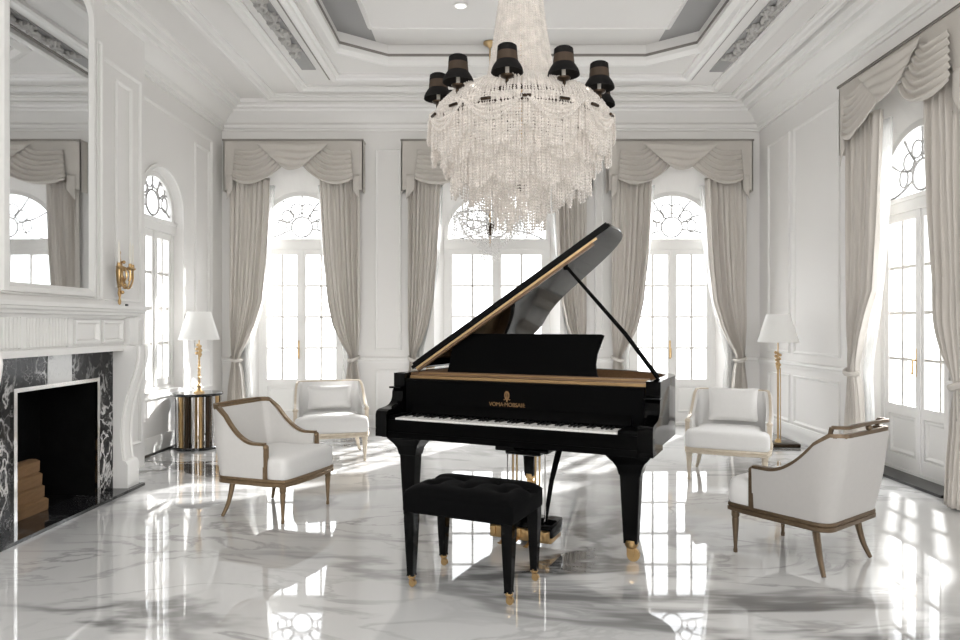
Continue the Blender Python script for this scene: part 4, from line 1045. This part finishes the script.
lay2('tail_strands', 24, [(.10, zz(2.2)), (.09, zz(1.96))], .009, .028, jit=.02)
for k in range(6):
    a = 2 * PI * k / 6 + .4; cx, cy = .30 * math.cos(a), .30 * math.sin(a); mb = MB()
    mb.tube(cr([(cx * .2, cy * .2, zz(2.33)), (cx * .6, cy * .6, zz(2.28)), (cx, cy, zz(2.35)), (cx, cy, zz(2.42))], 5), .008, 6); am = mb.build('arm', M['chrome'], c2)
    mb = MB(); mb.lathe([(.010, zz(2.41)), (.010, zz(2.52)), (.001, zz(2.55))], 8, (cx, cy, 0)); mb.build('candle', M['candle'], am)
mb = MB(); mb.lathe([(.001, zz(2.21)), (.035, zz(2.24)), (.03, zz(2.29)), (.05, zz(2.33)), (.001, zz(2.36))], 12); mb.build('hub', M['bronze'], c2)

# ------------------------------------------------------------------ light
wd = bpy.data.worlds.new('World'); sc.world = wd; wd.use_nodes = True
nt = wd.node_tree; bg = nt.nodes['Background']
tc = nt.nodes.new('ShaderNodeTexCoord'); sp = nt.nodes.new('ShaderNodeSeparateXYZ'); rp = nt.nodes.new('ShaderNodeValToRGB')
nt.links.new(tc.outputs['Generated'], sp.inputs[0]); nt.links.new(sp.outputs['Z'], rp.inputs[0]); nt.links.new(rp.outputs[0], bg.inputs[0])
rp.color_ramp.elements[0].position = 0.; rp.color_ramp.elements[0].color = (.86, .86, .85, 1)
rp.color_ramp.elements[1].position = .5; rp.color_ramp.elements[1].color = (1, 1, 1, 1)
bg.inputs[1].default_value = 3.
def light(name, kind, loc, energy, rot=None, size=None, size_y=None, col=(1, 1, 1), target=None):
    l = bpy.data.lights.new(name, kind); l.energy = energy; l.color = col
    if kind == 'AREA': l.shape = 'RECTANGLE'; l.size = size; l.size_y = size_y or size
    o = bpy.data.objects.new(name, l); COL.objects.link(o); o.location = loc
    if target is not None: o.rotation_euler = (Vector(target) - Vector(loc)).to_track_quat('-Z', 'Y').to_euler()
    return o
s = light('sun', 'SUN', (6, 14, 8), 11., target=(0, 0, 0), col=(1, .97, .93))
az, el = math.radians(32), math.radians(33)       # sun stands behind the back wall, to the right
d = Vector((-math.sin(az) * math.cos(el), -math.cos(az) * math.cos(el), -math.sin(el)))
s.rotation_euler = d.to_track_quat('-Z', 'Y').to_euler(); s.data.angle = math.radians(1.5)
def portal(x, y, rz, z0=0., k=1.):
    l = bpy.data.lights.new('window_portal', 'AREA'); l.shape = 'RECTANGLE'; l.size = 2 * IW * k; l.size_y = 3.0 - z0; l.cycles.is_portal = True
    o = bpy.data.objects.new('window_portal', l); COL.objects.link(o)
    nrm = Matrix.Rotation(rz, 3, 'Z') @ Vector((0, 1, 0)); p = Vector((x, y, 0)) + nrm * (DEP + .09); o.location = (p.x, p.y, (3.0 + z0) / 2)
    o.rotation_euler = (-nrm).to_track_quat('-Z', 'Y').to_euler()
for cx, q in zip(WINX, WK): portal(cx, YB, 0, 0, q)
portal(XL, LWY, PI / 2, .62, .75); portal(XR, RWY, -PI / 2); portal(XR, 2.2, -PI / 2)
for cx in WINX: light('added_sky_fill', 'AREA', (cx + .4, YB + 2.6, 5.2), 420, size=2.0, size_y=2.0, target=(cx - .2, YB - 1.5, .6))  # unseen area lamps added high outside the windows to brighten the room
light('added_sky_fill', 'AREA', (XR + 2.6, RWY + .5, 5.2), 420, size=2.0, size_y=2.0, target=(XR - 1.5, RWY, .6))  # one more added lamp, outside the side French door
light('room_fill', 'AREA', (0, -1.6, 2.6), 140, size=5.5, size_y=2.2, target=(0, 5, 1.7))

# ------------------------------------------------------------------ camera and view
cam = bpy.data.cameras.new('camera'); co = bpy.data.objects.new('camera', cam); COL.objects.link(co)
co.location = (0, 0, 1.3); co.rotation_euler = (PI / 2, 0, 0)
cam.sensor_width = 36; cam.lens = 680 / 960 * 36; cam.shift_x = -10 / 960; cam.shift_y = 5 / 960; cam.clip_start = .05
sc.camera = co
sc.view_settings.view_transform = 'Standard'; sc.view_settings.look = 'None'; sc.view_settings.exposure = .5
sc.cycles.max_bounces = 10; sc.cycles.diffuse_bounces = 6; sc.cycles.glossy_bounces = 6; sc.cycles.transparent_max_bounces = 24
sc.cycles.sample_clamp_indirect = 8; sc.cycles.caustics_reflective = False; sc.cycles.caustics_refractive = False
